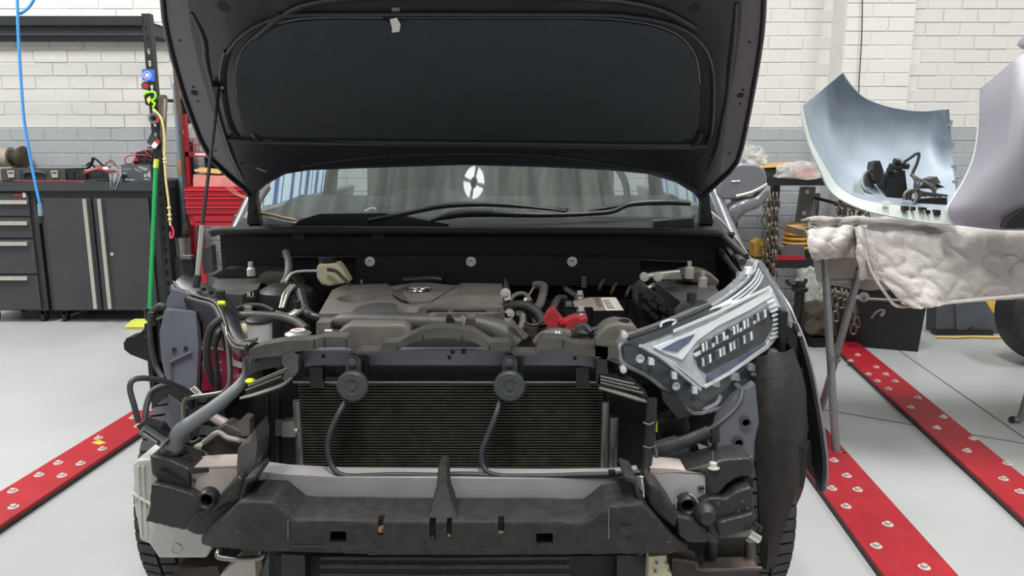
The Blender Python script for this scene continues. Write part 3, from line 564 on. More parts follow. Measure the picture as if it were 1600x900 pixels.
# chains
def link_mesh(L, w, r):
    bm = B(); n = 16; path = []
    for q in range(n):
        a = q/n*2*math.pi; c, s = math.cos(a), math.sin(a); path.append(V(w*c, 0, (L-w)*(1 if s > 0 else -1)*(abs(s) > .3)+w*s))
    rings = []
    for i, p in enumerate(path):
        d = (path[(i+1) % n]-path[i-1]).normalized(); u = V(0, 1, 0); ww = d.cross(u); rings.append([p+u*r*math.cos(k*math.pi/3)+ww*r*math.sin(k*math.pi/3) for k in range(6)])
    rings.append(rings[0]); b_loft(bm, rings, True, False); return mesh_of('link', bm, 'chain', 60)
LK = link_mesh(.031, .0145, .0048)
def chain(t, a, b, step=.043, s=1, wob=.006):
    a = Vector(a); b = Vector(b); n = max(2, int((b-a).length/(step*s))); d = (b-a).normalized(); q = d.to_track_quat('Z', 'Y')
    for i in range(n):
        e = (q @ Matrix.Rotation((i % 2)*1.4+.3+random.uniform(-.2, .2), 3, 'Z').to_quaternion()).to_euler() if 0 else (q.to_matrix() @ Matrix.Rotation((i % 2)*1.4+.3+random.uniform(-.2, .2), 3, 'Z')).to_euler()
        inst(LK, 'link', a+(b-a)*(i+.5)/n+V(random.uniform(-wob, wob), 0, 0), t, e, (s, s, s))
t = thing('hanging_chain', P(1205, 300, SY-.04), 'steel chain strands hanging from the shelf post beside the mirror', 'chain')
for x0, x1, y1, dy in ((1196, 1191, 440, 0), (1201, 1199, 432, -.02), (1206, 1206, 425, -.01), (1212, 1213, 405, 0), (1214, 1209, 445, .01)): chain(t, P(x0, 303, SY-.05+dy), P(x1, y1, SY-.05+dy))
cyl('hook', P(1206, 292, SY-.08), P(1206, 290, SY+.02), .01, 'rack_black', t); cyl('hook', P(1196, 302, SY-.05), P(1214, 302, SY-.05), .008, 'rack_black', t); cyl('hook', P(1206, 291, SY-.05), P(1206, 303, SY-.05), .008, 'rack_black', t)
t = thing('chain_bundle', P(1330, 330, 4.6), 'rusty chain heap hung behind the silver panel', 'chain')
for i in range(8):
    x = 1308+i*6.5; chain(t, P(x, 312+i*1.5, 4.6-.02*(i % 2)), P(x+4, 336+i*1.2, 4.6), .04, .95)
cyl('hanger', P(1304, 318, 4.62), P(1368, 330, 4.62), .01, 'rack_black', t); cyl('hanger', P(1330, 324, 4.62), P(1330, 324, 4.62)+V(0, .65, .02), .01, 'rack_black', t)
# jack stand, plastic bag, dark machinery, chain below shelf
t = thing('axle_stand', P(1245, 520, 4.6), 'black axle stand with forked top below the shelf', 'axle stand')
c0 = P(1245, 520, 4.6); x = c0.x
cyl('column', V(x, 4.6, .0), V(x, 4.6, P(1245, 440, 4.6).z), .03, 'blk', t); tp('fork', [(1229, 438, 4.6), (1234, 444, 4.6), (1248, 444, 4.6), (1258, 441, 4.6), (1259, 436, 4.6)], .012, 'blk', t)
lathe('collar', V(x, 4.6, P(1245, 456, 4.6).z), (0, 0, 1), [(.03, 0), (.045, .005), (.05, .025), (.03, .03)], 'blk', t); lathe('base', V(x, 4.6, 0), (0, 0, 1), [(.075, 0), (.075, .012), (.04, .08), (.03, .09)], 'blk', t)
o = crumple('clear_bag', [(1246, 480), (1244, 450), (1254, 425), (1272, 420), (1286, 430), (1287, 470), (1272, 478), (1258, 480)], 4.66, .12, 'film', 9, .012); tag(o, 'clear plastic bag hanging beside the axle stand', 'plastic bag')
t = thing('hoist_motor', P(1290, 545, 4.5), 'grimy brown machine with castings below the shelf', 'machine')
tr('casing', [(1266, 524), (1266, 505), (1270, 492), (1284, 484), (1300, 480), (1308, 524)], 4.42, .25, 'grime', t, .02); cyl('flange', P(1270, 510, 4.39), P(1270, 510, 4.43), .045, 'grime', t, bevel=.005); cyl('flange', P(1290, 505, 4.39), P(1290, 505, 4.43), .035, 'rust', t, bevel=.005)
zf = P(1270, 535, 4.45).z; box('base', (P(1266, 535, 4.45).x, 4.42, 0), (P(1312, 535, 4.45).x, 4.72, P(1270, 526, 4.45).z), 'blk', t, .01)
t = thing('load_chain', P(1345, 470, 4.3), 'rust brown chain strands hanging beside the black bin', 'chain')
for x0, y0, x1, y1 in ((1305, 452, 1308, 500), (1314, 452, 1316, 480), (1322, 455, 1325, 495), (1332, 460, 1338, 510), (1337, 470, 1332, 520)): chain(t, P(x0, y0, 4.28), P(x1, y1, 4.28), .043, 1)
cyl('bar', P(1298, 455, 4.3), P(1345, 466, 4.3), .014, 'strut_grey', t)
BY0 = 4.32
t = thing('black_bin', Z(1395, 550, 0), 'large black plastic bin on the floor behind the trestle', 'bin')
a0, a1 = Z(1318, 540, 0), Z(1434, 550, 0); hgt = P(1380, 452, 4.36).z
pts = [a0, a1, a1+V(.12, .5, 0), a0+V(.05, .52, 0)]
bm = B(); b_loft(bm, [[p+(p-sum(pts, Vector())/4)*0 for p in pts], [p+((p-sum(pts, Vector())/4)*.09) + V(0, 0, hgt) for p in pts]]); obj('tub', bm, 'bin_black', t, 40, .012)
ctr = sum(pts, Vector())/4
rim = [p+((p-ctr)*.12)+V(0, 0, hgt-.02) for p in pts]; prism('rim', rim, V(0, 0, .03), 'bin_black', t, .006)
tp('tie', [(1362, 497, 4.28), (1368, 489, 4.26), (1375, 485, 4.26), (1381, 486, 4.26), (1377, 494, 4.27)], .009, 'rope_grey', t, flat=.4)
t2 = thing('caster_wheel', P(1350, 466, 4.25), 'grey caster wheel above the black bin edge', 'wheel')
cyl('wheel', P(1350, 464, 4.2), P(1350, 464, 4.25), .028, 'strut_grey', t2, bevel=.006); cyl('axle', P(1350, 464, 4.19), P(1350, 464, 4.3), .01, 'steel', t2)
tag(cyl('long_rod', P(1330, 466, 4.29), P(1420, 470, 4.24), .008, 'strut_grey'), 'thin grey rod lying across the top of the black bin', 'rod')
t = thing('floor_mats', Z(1510, 524, 0), 'stack of dark grey moulded floor mats by the wall', 'floor mat')
tr('mat', [(1462, 523), (1464, 470), (1535, 464), (1560, 500), (1565, 520), (1550, 524)], 4.75, .12, 'mat_grey', t, .02); tr('raised_panel', [(1495, 515), (1493, 475), (1518, 472), (1520, 508), (1510, 516)], 4.735, .03, 'mat_grey', t, .01); tr('mat_edge', [(1462, 524), (1462, 516), (1552, 517), (1552, 525)], 4.71, .06, 'blk', t, .008)
rows = []
for i in range(8):
    s = i/7; rows.append([P(1528+10*s+(45-15*s)*j/8, 462+62*s, 4.86-.05*s+.03*math.sin(j*1.3+s*3)) for j in range(9)])
tag(sheet('yellow_cloth', rows, .006, 'yellow_cloth'), 'yellow cloth crumpled beside the tyre at the wall', 'cloth')
tag(tube('yellow_strap', [Z(1462, 526, .01), Z(1490, 527, .01), Z(1520, 525.5, .012), Z(1555, 527, .01), Z(1580, 524, .01)], .009, 'yellow_cloth', None, flat=.6), 'yellow strap lying on the floor along the mats', 'strap')
# loose road wheel at the right edge
def wheel_thing(label, c, r, w, cat='wheel'):
    t = thing('loose_wheel', (c.x, c.y, 0), label, cat)
    lathe('tyre', c, (0, -1, 0), [(r*.68, -w/2), (r*.9, -w/2), (r*.98, -w*.4), (r, -w*.25), (r, w*.25), (r*.98, w*.4), (r*.9, w/2), (r*.68, w/2), (r*.66, w*.42), (r*.66, -w*.42), (r*.68, -w/2)], 'rubber', t, 48)
    lathe('rim', c, (0, -1, 0), [(r*.655, -w*.4), (r*.67, w*.46), (r*.63, w*.46), (r*.6, w*.3), (r*.6, -w*.4)], 'blk_gloss', t, 48)
    for k in range(5):
        a = k*2*math.pi/5+.4; u = V(math.cos(a), 0, math.sin(a)); n = V(-math.sin(a), 0, math.cos(a)); f = V(0, -w*.38, 0)
        prism('spoke', [c+f+u*r*.08-n*r*.1, c+f+u*r*.64-n*r*.06, c+f+u*r*.64+n*r*.06, c+f+u*r*.08+n*r*.1], V(0, .035, 0), 'blk', t, .006)
    lathe('hub', c, (0, -1, 0), [(r*.16, 0), (r*.16, w*.4), (r*.1, w*.43), (.001, w*.43)], 'blk', t, 24)
wr = .30; wc = V(P(1569, 510, 4.05).x+wr, 4.08, wr); wheel_thing('loose black road wheel standing at the right edge of the room', wc, wr, .2)
# ================================================================== trestle, blanket and body panels
t = thing('trestle_table', Z(1400, 690, 0), 'folding trestle table with grey tubular legs under the quilted blanket', 'table')
TZ = .855
tb0, tb1 = V(1.13, 2.78, 0), V(2.75, 3.42, 0)
box('table_board', (1.2, 2.86, TZ-.04), (2.85, 3.36, TZ-.012), 'wood', t, .004)
tube('leg', [P(1288, 392, 2.84), P(1291, 440, 2.84), P(1302, 640, 2.82), P(1306, 695, 2.80), Z(1308, 709, .018), Z(1316, 711, .016)], .0145, 'trestle', t, n=12)
tube('leg', [P(1343, 420, 2.86), P(1322, 500, 2.95), P(1297, 590, 3.08), P(1283, 636, 3.16), Z(1272, 652, .02), Z(1265, 653, .016)], .0145, 'trestle', t, n=12)
tube('leg', [P(1640, 450, 2.95), P(1622, 560, 3.05), P(1603, 625, 3.15), Z(1594, 653, .02), Z(1582, 655, .016)], .0145, 'trestle', t, n=12)
tube('leg', [V(2.7, 2.88, TZ-.03), V(2.68, 2.85, .4), V(2.66, 2.8, .018), V(2.68, 2.78, .016)], .0145, 'trestle', t, n=12)
for a, b in (((1288, 392, 2.84), (1343, 420, 2.86)),): cyl('leg_brace', P(1290, 440, 2.845)+V(0, .012, 0), P(1336, 440, 2.88)+V(0, .012, 0), .009, 'trestle', t)
for px, py, Y in ((1299, 561, 2.81), (1310, 563, 3.03)): cyl('pivot', P(px, py, Y-.03), P(px, py, Y+.03), .01, 'steel', t)
for q in ((1317, 711), (1264, 653), (1581, 655)): cyl('foot_cap', Z(q[0], q[1], .016), Z(q[0]+2, q[1]+1.2, .016), .0155, 'rubber', t)
# blanket: quilted cloth
bl = thing('moving_blanket', V(1.9, 3.0, TZ), 'cream quilted moving blanket draped over the trestle table', 'blanket')
def quilt(u, v, k=.075):
    a = u/k+.35*math.sin(v/k*math.pi); b = v/k+.35*math.sin(u/k*math.pi)
    return min(1, (abs(math.sin(math.pi*(a+b)/2.4))*abs(math.sin(math.pi*(a-b)/2.4))*1.3))**.3
rows = []
NU, NV = 110, 56
import mathutils
for i in range(NV+1):
    s = i/NV; r = []
    for j in range(NU+1):
        w = j/NU
        top = P(1350+290*w, 347+18*w, 2.80+.03*w)
        # profile: table top (s<.45) then the hanging front
        if s < .42:
            q = s/.42; p = V(top.x-.02*(1-q), 3.36+(2.83-3.36)*q, TZ+.012)
        elif s < .5:
            q = (s-.42)/.08*math.pi/2; p = V(top.x, 2.83-.035*math.sin(q), TZ+.012-.035*(1-math.cos(q)))
        else:
            q = (s-.5)/.5; bot = P(1402+238*w-(6 if w < .02 else 0), 479-18*w-14*max(0, 1-w*14)**2, 2.78-.02*math.sin(w*7))
            st = V(top.x, 2.795, TZ-.023); p = st+(bot-st)*q; p.x += (-.02*math.sin(q*math.pi))*max(0, 1-w*3)
            p.y += -.025*math.sin(w*9+.5)*q-.02*math.sin(w*3.2+1)*q
        h = .016*quilt(w*1.05, s*.9, .1)+.004*mathutils.noise.noise(V(w*22, s*16, 1))
        p += V(0, -h*(s > .42), h*(s < .5)); r.append(p)
    rows.append(r)
sheet('main_fold', rows, .008, 'blanket', bl, 80)
def drape(name, tl, tr_, br, blc, Ys, m, amp, nw, seed, curl=0, q=True):
    rows = []; rnd = random.Random(seed); ph = rnd.uniform(0, 6)
    for i in range(31):
        s = i/30; r = []
        for j in range(41):
            w = j/40; a = Vector(tl).lerp(Vector(tr_), w); b = Vector(blc).lerp(Vector(br), w); c = a.lerp(b, s)
            Y = Ys[0]+(Ys[1]-Ys[0])*w+curl*math.sin(math.pi*s); p = P(c.x, c.y+3*math.sin(w*5+ph)*s, Y+amp*math.sin(w*nw+ph+s*2.2)+amp*.5*math.sin(w*nw*2.3+s*5))
            p += V(0, -.006*quilt(w*.4, s*.3, .06) if q else 0, .008*mathutils.noise.noise(V(w*5, s*5, seed))); r.append(p)
        rows.append(r)
    return sheet(name, rows, .009, m, bl, 80)
drape('folded_end', (1258, 362), (1346, 352), (1342, 405), (1270, 400), (2.76, 2.82), 'blanket', .03, 6, 3, -.03)
rows = []
for i in range(21):
    s = i/20
    rows.append([Z(1266-4*s+(78+6*s)*j/28, 340+20*s, TZ+.02+.008*quilt(j/28*.5, s*.4, .08)+.006*math.sin(j*.5+s*4)) for j in range(29)])
sheet('top_fold', rows, .008, 'blanket', bl, 80)
drape('corner_fold', (1336, 356), (1350, 352), (1386, 436), (1341, 438), (2.79, 2.79), 'blanket', .012, 5, 5, -.02)
drape('under_layer', (1268, 395), (1386, 400), (1388, 456), (1276, 440), (3.3, 3.2), 'blanket_grey', .01, 4, 2, 0, False)
tp('hem', [(1343, 352, 2.785), (1350, 385, 2.77), (1362, 425, 2.765), (1386, 462, 2.762), (1402, 478, 2.76), (1440, 476, 2.76), (1500, 471, 2.755), (1600, 462, 2.755), (1640, 459, 2.755)], .008, 'blanket', bl, n=8, flat=.7)
# silver panel (concave, inner side showing)
sp = thing('front_bumper_cover', V(1.5, 3.0, TZ+.02), 'silver blue body panel standing on the blanket with its hollow side showing', 'body panel')
near = [(1252, 166), (1258, 195), (1268, 225), (1288, 262), (1310, 295), (1350, 316), (1400, 325), (1450, 330), (1494, 336)]
far = [(1317, 113), (1326, 127), (1340, 143), (1355, 154), (1385, 165), (1415, 171), (1440, 173), (1462, 172), (1480, 170)]
nearY = [2.86, 2.85, 2.84, 2.83, 2.82, 2.81, 2.80, 2.79, 2.78]; farY = [3.0, 3.05, 3.1, 3.13, 3.15, 3.15, 3.13, 3.1, 3.0]
N0 = smooth_path([P(*n, y) for n, y in zip(near, nearY)], 4); F0 = smooth_path([P(*n, y) for n, y in zip(far, farY)], 4)
rows = []
for i in range(15):
    s = i/14; rows.append([(lambda p: p+(p-V(0, 0, CAMH)).normalized()*.20*math.sin(math.pi*s)**.8*(1-.25*s))(a.lerp(b, s)) for a, b in zip(N0, F0)])
sheet('skin', rows, .004, 'panel_silver', sp, 80)
srows = rows
E0 = [(1252, 166, 2.86), (1258, 195, 2.85), (1268, 225, 2.84), (1288, 262, 2.83), (1310, 294, 2.815), (1345, 313, 2.80), (1400, 322, 2.79), (1450, 327, 2.78), (1486, 330, 2.77)]
E1 = [(1250, 166, 2.855), (1254, 197, 2.84), (1263, 229, 2.83), (1280, 268, 2.81), (1300, 304, 2.79), (1345, 328, 2.77), (1400, 341, 2.76), (1450, 349, 2.755), (1500, 352, 2.75)]
ed = sheet('lower_lip', [smooth_path([P(*p) for p in E], 4) for E in (E0, E1)], .006, 'panel_edge', sp, 60)
for x, y, w, h in ((1412, 322, 9, 7), (1427, 323, 4, 6), (1439, 324, 9, 4), (1450, 328, 4, 6), (1461, 328, 9, 8)): tr('slot', [(x, y), (x+w, y+.4), (x+w, y+h+.4), (x, y+h)], 2.752, .022, 'blk_soft', sp)
tr('label', [(1382, 315), (1392, 315.5), (1391, 320), (1383, 322)], 2.76, .02, 'white', sp)
for k in (2, 4, 6, 9, 12):
    q = srows[k][-1]; box('clip_tab', (q.x-.004, q.y-.004, q.z-.012), (q.x+.014, q.y+.004, q.z+.012), 'panel_silver', sp, .002)
tube('rear_flange', [r[-1] for r in srows[::2]], .006, 'panel_silver', sp, flat=.5)
tr('inner_tab', [(1332, 300), (1335, 289), (1344, 289), (1349, 297), (1352, 306)], 2.81, .006, 'panel_edge', sp, .002)
# fog lamp unit and wiring lying in the panel
fl = thing('lamp_unit', P(1400, 310, 2.95), 'black lamp unit with wiring lying inside the silver panel', 'lamp unit')
tr('bracket', [(1382, 308), (1383, 280), (1386, 272), (1414, 266), (1418, 300), (1416, 312), (1390, 312)], 2.9, .07, 'blk', fl, .006)
tr('shield', [(1385, 311), (1387, 279), (1411, 277), (1415, 311)], 2.885, .02, 'blk_soft', fl, .004)
tp('side_trim', [(1367, 306, 2.9), (1352, 296, 2.9), (1347, 280, 2.91), (1354, 270, 2.92), (1364, 266, 2.93)], [.008, .012, .012, .01, .006], 'alu', fl, flat=.4)
tr('side_cover', [(1350, 290), (1354, 272), (1366, 262), (1366, 300), (1360, 302)], 2.94, .03, 'pl_grey', fl, .006); tr('clip_block', [(1364, 262), (1366, 254), (1375, 251), (1381, 267), (1374, 288), (1366, 282)], 2.9, .05, 'blk', fl, .006)
for x, y in ((1394, 260), (1401, 252), (1408, 256), (1415, 259), (1391, 266), (1404, 262)): cyl('connector', P(x-4, y, 2.9), P(x+4, y+1, 2.9), .012, 'blk', fl, bevel=.003)
tp('wire', [(1413, 253, 2.9), (1425, 245, 2.88), (1432, 240, 2.87), (1436, 241, 2.87), (1433, 255, 2.87), (1427, 268, 2.88), (1424, 276, 2.88)], .0055, 'cable', fl)
for k in range(6): tp('wire', [(1424+k, 272+k, 2.88), (1430+k*6, 282+k*2, 2.86), (1434+k*9-(k % 3)*12, 298+k, 2.85), (1480-k*9, 306, 2.85)], .005, 'cable', fl)
for k in range(3): tp('wire', [(1412+k*5, 312, 2.84), (1414+k*5, 302, 2.83), (1424+k*5, 296, 2.83), (1432+k*3, 305, 2.83), (1428, 318, 2.83)], .005, 'cable' if k else 'rope_grey', fl)
tr('duct', [(1428, 322), (1430, 312), (1445, 311), (1480, 309), (1480, 322)], 2.85, .08, 'blk_soft', fl, .008); tr('ballast', [(1452, 280), (1464, 276), (1470, 286), (1458, 290)], 2.95, .05, 'pl_grey', fl, .006)
tr('tray', [(1430, 314), (1436, 290), (1462, 286), (1490, 298), (1482, 314)], 2.96, .05, 'blk', fl, .01)
# big mauve grey panel at the right edge
mp = thing('rear_bumper_cover', V(2.0, 2.7, TZ+.02), 'smooth light grey bumper cover standing on the blanket at the right edge', 'bumper cover')
lft = [(1531, 140, 2.78), (1531, 180, 2.76), (1529, 215, 2.74), (1522, 250, 2.72), (1508, 282, 2.70), (1494, 305, 2.69), (1481, 326, 2.68), (1484, 340, 2.67), (1494, 352, 2.66)]
rgt = [(1690, 20, 2.72), (1690, 80, 2.66), (1690, 130, 2.6), (1690, 180, 2.58), (1690, 230, 2.56), (1690, 270, 2.56), (1690, 300, 2.57), (1690, 330, 2.6), (1690, 360, 2.63)]
mid = [(1590, 92, 2.72), (1592, 140, 2.65), (1590, 180, 2.62), (1586, 220, 2.6), (1580, 260, 2.59), (1574, 295, 2.59), (1568, 325, 2.6), (1566, 345, 2.62), (1566, 358, 2.65)]
A, Bm, C = [smooth_path([P(*p) for p in l], 4) for l in (lft, mid, rgt)]
rows = []
for i in range(13):
    s = i/12
    rows.append([(a*(1-s)*(1-s)+b*2*s*(1-s)+c*s*s) if 0 else (a.lerp(b, s*2) if s < .5 else b.lerp(c, s*2-1)) for a, b, c in zip(A, Bm, C)])
sheet('skin', rows, .005, 'panel_mauve', mp, 80)
tube('edge_roll', [p+V(0, .004, 0) for p in A], .006, 'panel_edge', mp, k=1)
tr('lamp_opening', [(1570, 357), (1574, 345), (1600, 326), (1660, 320), (1660, 357)], 2.57, .03, 'blk_soft', mp, .004)
tp('sensor_pod', [(1603, 75, 2.75), (1610, 66, 2.74), (1640, 55, 2.72)], .03, 'panel_mauve', mp)
def mtr(*a): return mould(tr(*a), .0045, 4)
# ================================================================== the car
car = thing('car', V(-.1, 2.2, 0), 'dark grey car with its nose stripped and bonnet raised', 'car')
# --- bonnet
hA, hB = P(750, 300, 2.45), P(750, 0, 1.80)
hd = (hB-hA).normalized(); hd.x = 0; hd.normalize(); hn = V(0, -hd.z, hd.y); hn = hn if hn.z < 0 else -hn
def HP(px, py, off=0): return PL(px, py, hA+hn*off, hn)
OUT = [(388, 306), (382, 296), (329, 249), (300, 187), (279, 124), (261, 55), (254, 0), (256, -60), (290, -120), (390, -150), (723, -165), (1060, -150), (1160, -120), (1190, -60), (1194, 0), (1190, 60), (1180, 124), (1166, 199), (1152, 254), (1127, 281), (1098, 308), (1092, 312), (1084, 302), (1056, 285), (1013, 272), (949, 266), (842, 261), (723, 258), (595, 262), (482, 266), (446, 272), (418, 287), (400, 302)]
def inset(pts, k, c=(723, 100)): return [(c[0]+(x-c[0])*k, c[1]+(y-c[1])*k) for x, y in pts]
hood = prism('hood', [HP(x, y) for x, y in OUT], -hn*.022, 'paint', car, .004)
hood['label'] = 'raised dark bonnet showing its underside'
tube('rim_fold', [HP(x, y, .004) for x, y in OUT[:22]], .006, 'hood_in', hood, k=2)
INN = [(392, 288), (372, 268), (350, 215), (330, 155), (312, 92), (300, 35), (292, -40), (320, -100), (430, -125), (723, -135), (1020, -125), (1130, -100), (1158, -40), (1157, 30), (1149, 90), (1137, 150), (1126, 215), (1110, 262), (1092, 292), (1072, 281), (1030, 264), (950, 256), (842, 251), (723, 249), (595, 252), (500, 256), (440, 264), (412, 280)]
inner = prism('inner_panel', [HP(x, y, .0005) for x, y in INN], hn*.016, 'hood_in', hood, .010, seg=3)
PAD = [(375, 84), (368, 112), (370, 150), (378, 185), (390, 203), (410, 211), (600, 214), (850, 217), (1062, 219), (1085, 211), (1092, 190), (1094, 130), (1090, 97), (1078, 72), (1055, 52), (1020, 39), (970, 31), (900, 28), (622, 28), (610, 33), (598, 28), (500, 28), (450, 33), (415, 46), (390, 64)]
rg = [HP(723+(x-723)*1.055, 120+(y-120)*1.09, .0165) for x, y in PAD if not (595 < x < 625)]
bm = B(); bm2 = rg+[rg[0]]; b_tube(bm, bm2, .011, 8, 2, .55); obj('pad_surround', bm, 'hood_in', hood)
tube('stiffening_bead', [HP(x, y, .017) for x, y in ((396, 205), (405, 217), (440, 222), (723, 225), (1050, 229), (1085, 224), (1096, 205))], .0115, 'hood_in', hood, k=4, flat=.7)
prism('insulation_pad', [HP(x, y, .0166) for x, y in PAD], hn*.006, 'pad', hood, .003)
pr = [HP(x, y, .0228) for x, y in PAD[1:9]+PAD[9:18]]
tube('pad_edge', [HP(x, y, .0226) for x, y in PAD[11:19]], .0009, 'alu', hood, n=5, k=3); tube('pad_edge', [HP(x, y, .0226) for x, y in PAD[20:]+PAD[:3]], .0009, 'alu', hood, n=5, k=3)
prism('paper_tag', [HP(609, 30, .024), HP(620, 27, .026), HP(626, 38, .03), HP(624, 49, .03), HP(612, 50, .028), HP(613, 45, .026)], hn*.0015, 'white', hood)
prism('tag_tape', [HP(612, 12, .018), HP(624, 11, .018), HP(625, 20, .018), HP(612, 21, .018)], hn*.001, 'alu', hood)
for x, y, r in ((350, 10, .014), (1085, 12, .013), (304, 145, .009), (1157, 149, .009), (347, 152, .0045), (1118, 156, .005), (865, 241, .007), (1034, 242, .007), (1044, 261, .006), (443, 238, .008), (607, 238, .006), (379, 255, .007), (282, 63, .003), (302, 136, .003), (309, 158, .003), (337, 235, .003), (1171, 66, .003), (1161, 140, .003), (1156, 162, .003), (1140, 240, .003), (1009, 263, .003), (436, 256, .005)):
    c = HP(x, y, .0155 if 330 < x < 1140 else .0); cyl('hole_disc', c-hn*.001, c+hn*.0018, r, 'blk_soft', hood, n=14)  # dark discs stand in for open holes, their shade put into the colour
for xs in ([(300, 20), (318, 60), (322, 95), (330, 128), (345, 190), (362, 240), (380, 280)], [(1150, 5), (1146, 60), (1140, 110), (1136, 150), (1128, 190), (1120, 230), (1106, 265)]):
    tube('side_bead', [HP(x, y, .017) for x, y in xs], [.004, .008, .008, .006, .006, .008, .004], 'hood_in', hood, flat=.7)
tube('rear_seam', [HP(x, y, .017) for x, y in ((470, 260), (540, 250), (620, 243), (723, 240), (850, 243), (960, 258), (1050, 272))], .003, 'hood_in', hood)
tube('upper_bead', [HP(x, y, .017) for x, y in ((400, 60), (440, 28), (480, 8), (560, -2), (723, -6), (900, -2), (985, 5), (1040, 20), (1085, 45))], .012, 'hood_in', hood, flat=.6)
for a in (((1090, 218), (1102, 212)), ((1100, 240), (1112, 250)), ((400, 262), (416, 268))):
    tube('crease', [HP(*a[0], .018), HP(*a[1], .018)], .0025, 'alu' if a[0][0] < 500 else 'hood_in', hood, k=1)
# prop strut and hinges
ball = HP(345, 138, .03); s0 = P(337, 146, ball.y+.01)
t_ = cyl('prop_strut', P(309, 430, 1.84), P(316, 352, 1.87), .0062, 'alu', car); cyl('strut_rod', P(316, 352, 1.87), HP(342, 138, .03), .0042, 'blk', t_); cyl('strut_boot', P(306, 449, 1.835), P(309, 430, 1.84), .009, 'rubber', t_)
prism('strut_mount', [HP(334, 128, .017), HP(346, 128, .017), HP(350, 142, .017), HP(336, 148, .017)], hn*.016, 'blk', hood, .003); cyl('strut_ball', HP(347, 137, .02), HP(347, 137, .034), .004, 'tank_alu', hood)
for s, x in ((-1, 395), (1, 1103)):
    h = tr('hinge', [(x-9, 350), (x-7, 305), (x-3, 292), (x+5, 292), (x+6, 318), (x+12, 350)], 2.46, .03, 'blk', car, .003); bo = P(x, 330, 2.455); cyl('hinge_bolt', bo+V(0, -.006, 0), bo+V(0, .006, 0), .007, 'blk', h, n=6)
# --- windscreen, cabin
WB = V(-.1, 2.5, .945); SL = .72
def wpt(x, s): 
    y = WB.y+.10*(x/.75)**2+.85*s; return V(WB.x+x*(1-.16*s), y, WB.z+SL*(.85*s)-.04*(x/.75)**2)
ws = sheet('windscreen', [[wpt(-.84+1.68*j/24, i/10) for j in range(25)] for i in range(11)], .005, 'glass', car, 80)
for s in (-1, 1):
    tube('a_pillar', [wpt(s*.86, -.05)+V(0, .01, -.03), wpt(s*.86, .3), wpt(s*.86, .7), wpt(s*.84, 1.02)], [.03, .028, .028, .03], 'paint', car, n=10)
    pb = wpt(s*.86, -.05)
    sheet('front_door', [[V(pb.x+s*(.02+.05*math.sin(math.pi*i/5)*(1 if i else 0)), 2.72+j*.32, .22+.145*i) for j in range(5)] for i in range(6)], .03, 'paint', car, 60)
    sheet('rear_door', [[V(pb.x+s*(.02+.05*math.sin(math.pi*i/5)*(1 if i else 0)), 4.03+j*.17, .22+.145*i) for j in range(5)] for i in range(6)], .03, 'paint', car, 60)
    tube('b_pillar', [V(pb.x+s*.0, 4.02, .3), V(pb.x-s*.01, 4.04, .95), V(pb.x-s*.11, 4.06, 1.53)], .04, 'blk', car, n=8)
    tube('roof_rail', [wpt(s*.84, 1.0), V(WB.x+s*.69, 3.8, 1.58), V(WB.x+s*.64, 4.5, 1.55), V(WB.x+s*.62, 4.75, 1.4)], .035, 'paint', car, n=8)
    tyy = V(pb.x-s*.1, 4.3, .31); lathe('rear_tyre', tyy, (s, 0, 0), [(.2, -.09), (.29, -.09), (.31, -.06), (.31, .06), (.29, .09), (.2, .09), (.02, .06)], 'rubber', car, 36)
sheet('roof', [[V(WB.x+x, wpt(0, 1).y-.0+y, wpt(0, 1).z+.03*(1-(x/.65)**2)+.02*math.sin(y*2.2)) for x in (-.7, -.4, 0, .4, .7)] for y in (0, .3, .7, 1.1)], .02, 'paint', car, 60)
sheet('tailgate', [[V(WB.x+x, 4.72+.02*(x/.6)**2*-1, .3+.1*i) for x in (-.72, -.3, .3, .72)] for i in range(7)], .03, 'paint', car); sheet('rear_window', [[V(WB.x+x, 4.72-.25*i, .93+.55*i) for x in (-.62, 0, .62)] for i in (0, 1)], .004, 'side_glass', car)
box('cabin_floor', (-.8, 2.75, .2), (.62, 4.7, .25), 'dash', car)
sheet('dashboard', [[V(WB.x-.74+1.48*j/20, yy+.10*((-.74+1.48*j/20)/.75)**2, zz+(.03 if 5 < j < 9 and k == 3 else 0)) for j in range(21)] for k, (yy, zz) in enumerate(((2.5, .90), (2.62, .955), (2.8, .985), (2.98, .995), (3.06, .93), (3.08, .6)))], .012, 'dash', car, 60)
for sx in (-.38, .38):
    st = prism('front_seat', [V(WB.x+sx-.2, 3.55, .5), V(WB.x+sx+.2, 3.55, .5), V(WB.x+sx+.19, 3.6, 1.12), V(WB.x+sx+.1, 3.62, 1.2), V(WB.x+sx-.1, 3.62, 1.2), V(WB.x+sx-.19, 3.6, 1.12)], V(0, .14, -.02), 'seat', car, .04); box('headrest', (WB.x+sx-.11, 3.63, 1.22), (WB.x+sx+.11, 3.73, 1.38), 'seat', st, .03)
    box('seat_cushion', (WB.x+sx-.22, 3.15, .42), (WB.x+sx+.22, 3.6, .55), 'seat', st, .04)
bm = B(); c = V(WB.x+.38, 3.02, 1.0); rs = []
for q in range(33):
    a = q/32*2*math.pi; p = c+V(.17*math.cos(a), .05*math.sin(a), .16*math.sin(a)); u = V(math.cos(a), 0, math.sin(a)); rs.append([p+u*.013*math.cos(k*1.047)+V(0, 1, 0)*.013*math.sin(k*1.047) for k in range(6)])
b_loft(bm, rs, True, False); sw = obj('steering_wheel', bm, 'dash', car); box('wheel_hub', (c.x-.06, c.y-.01, c.z-.05), (c.x+.06, c.y+.03, c.z+.05), 'dash', sw, .02)
box('rear_bench', (-.7, 4.1, .45), (.5, 4.35, 1.12), 'seat', car, .04)
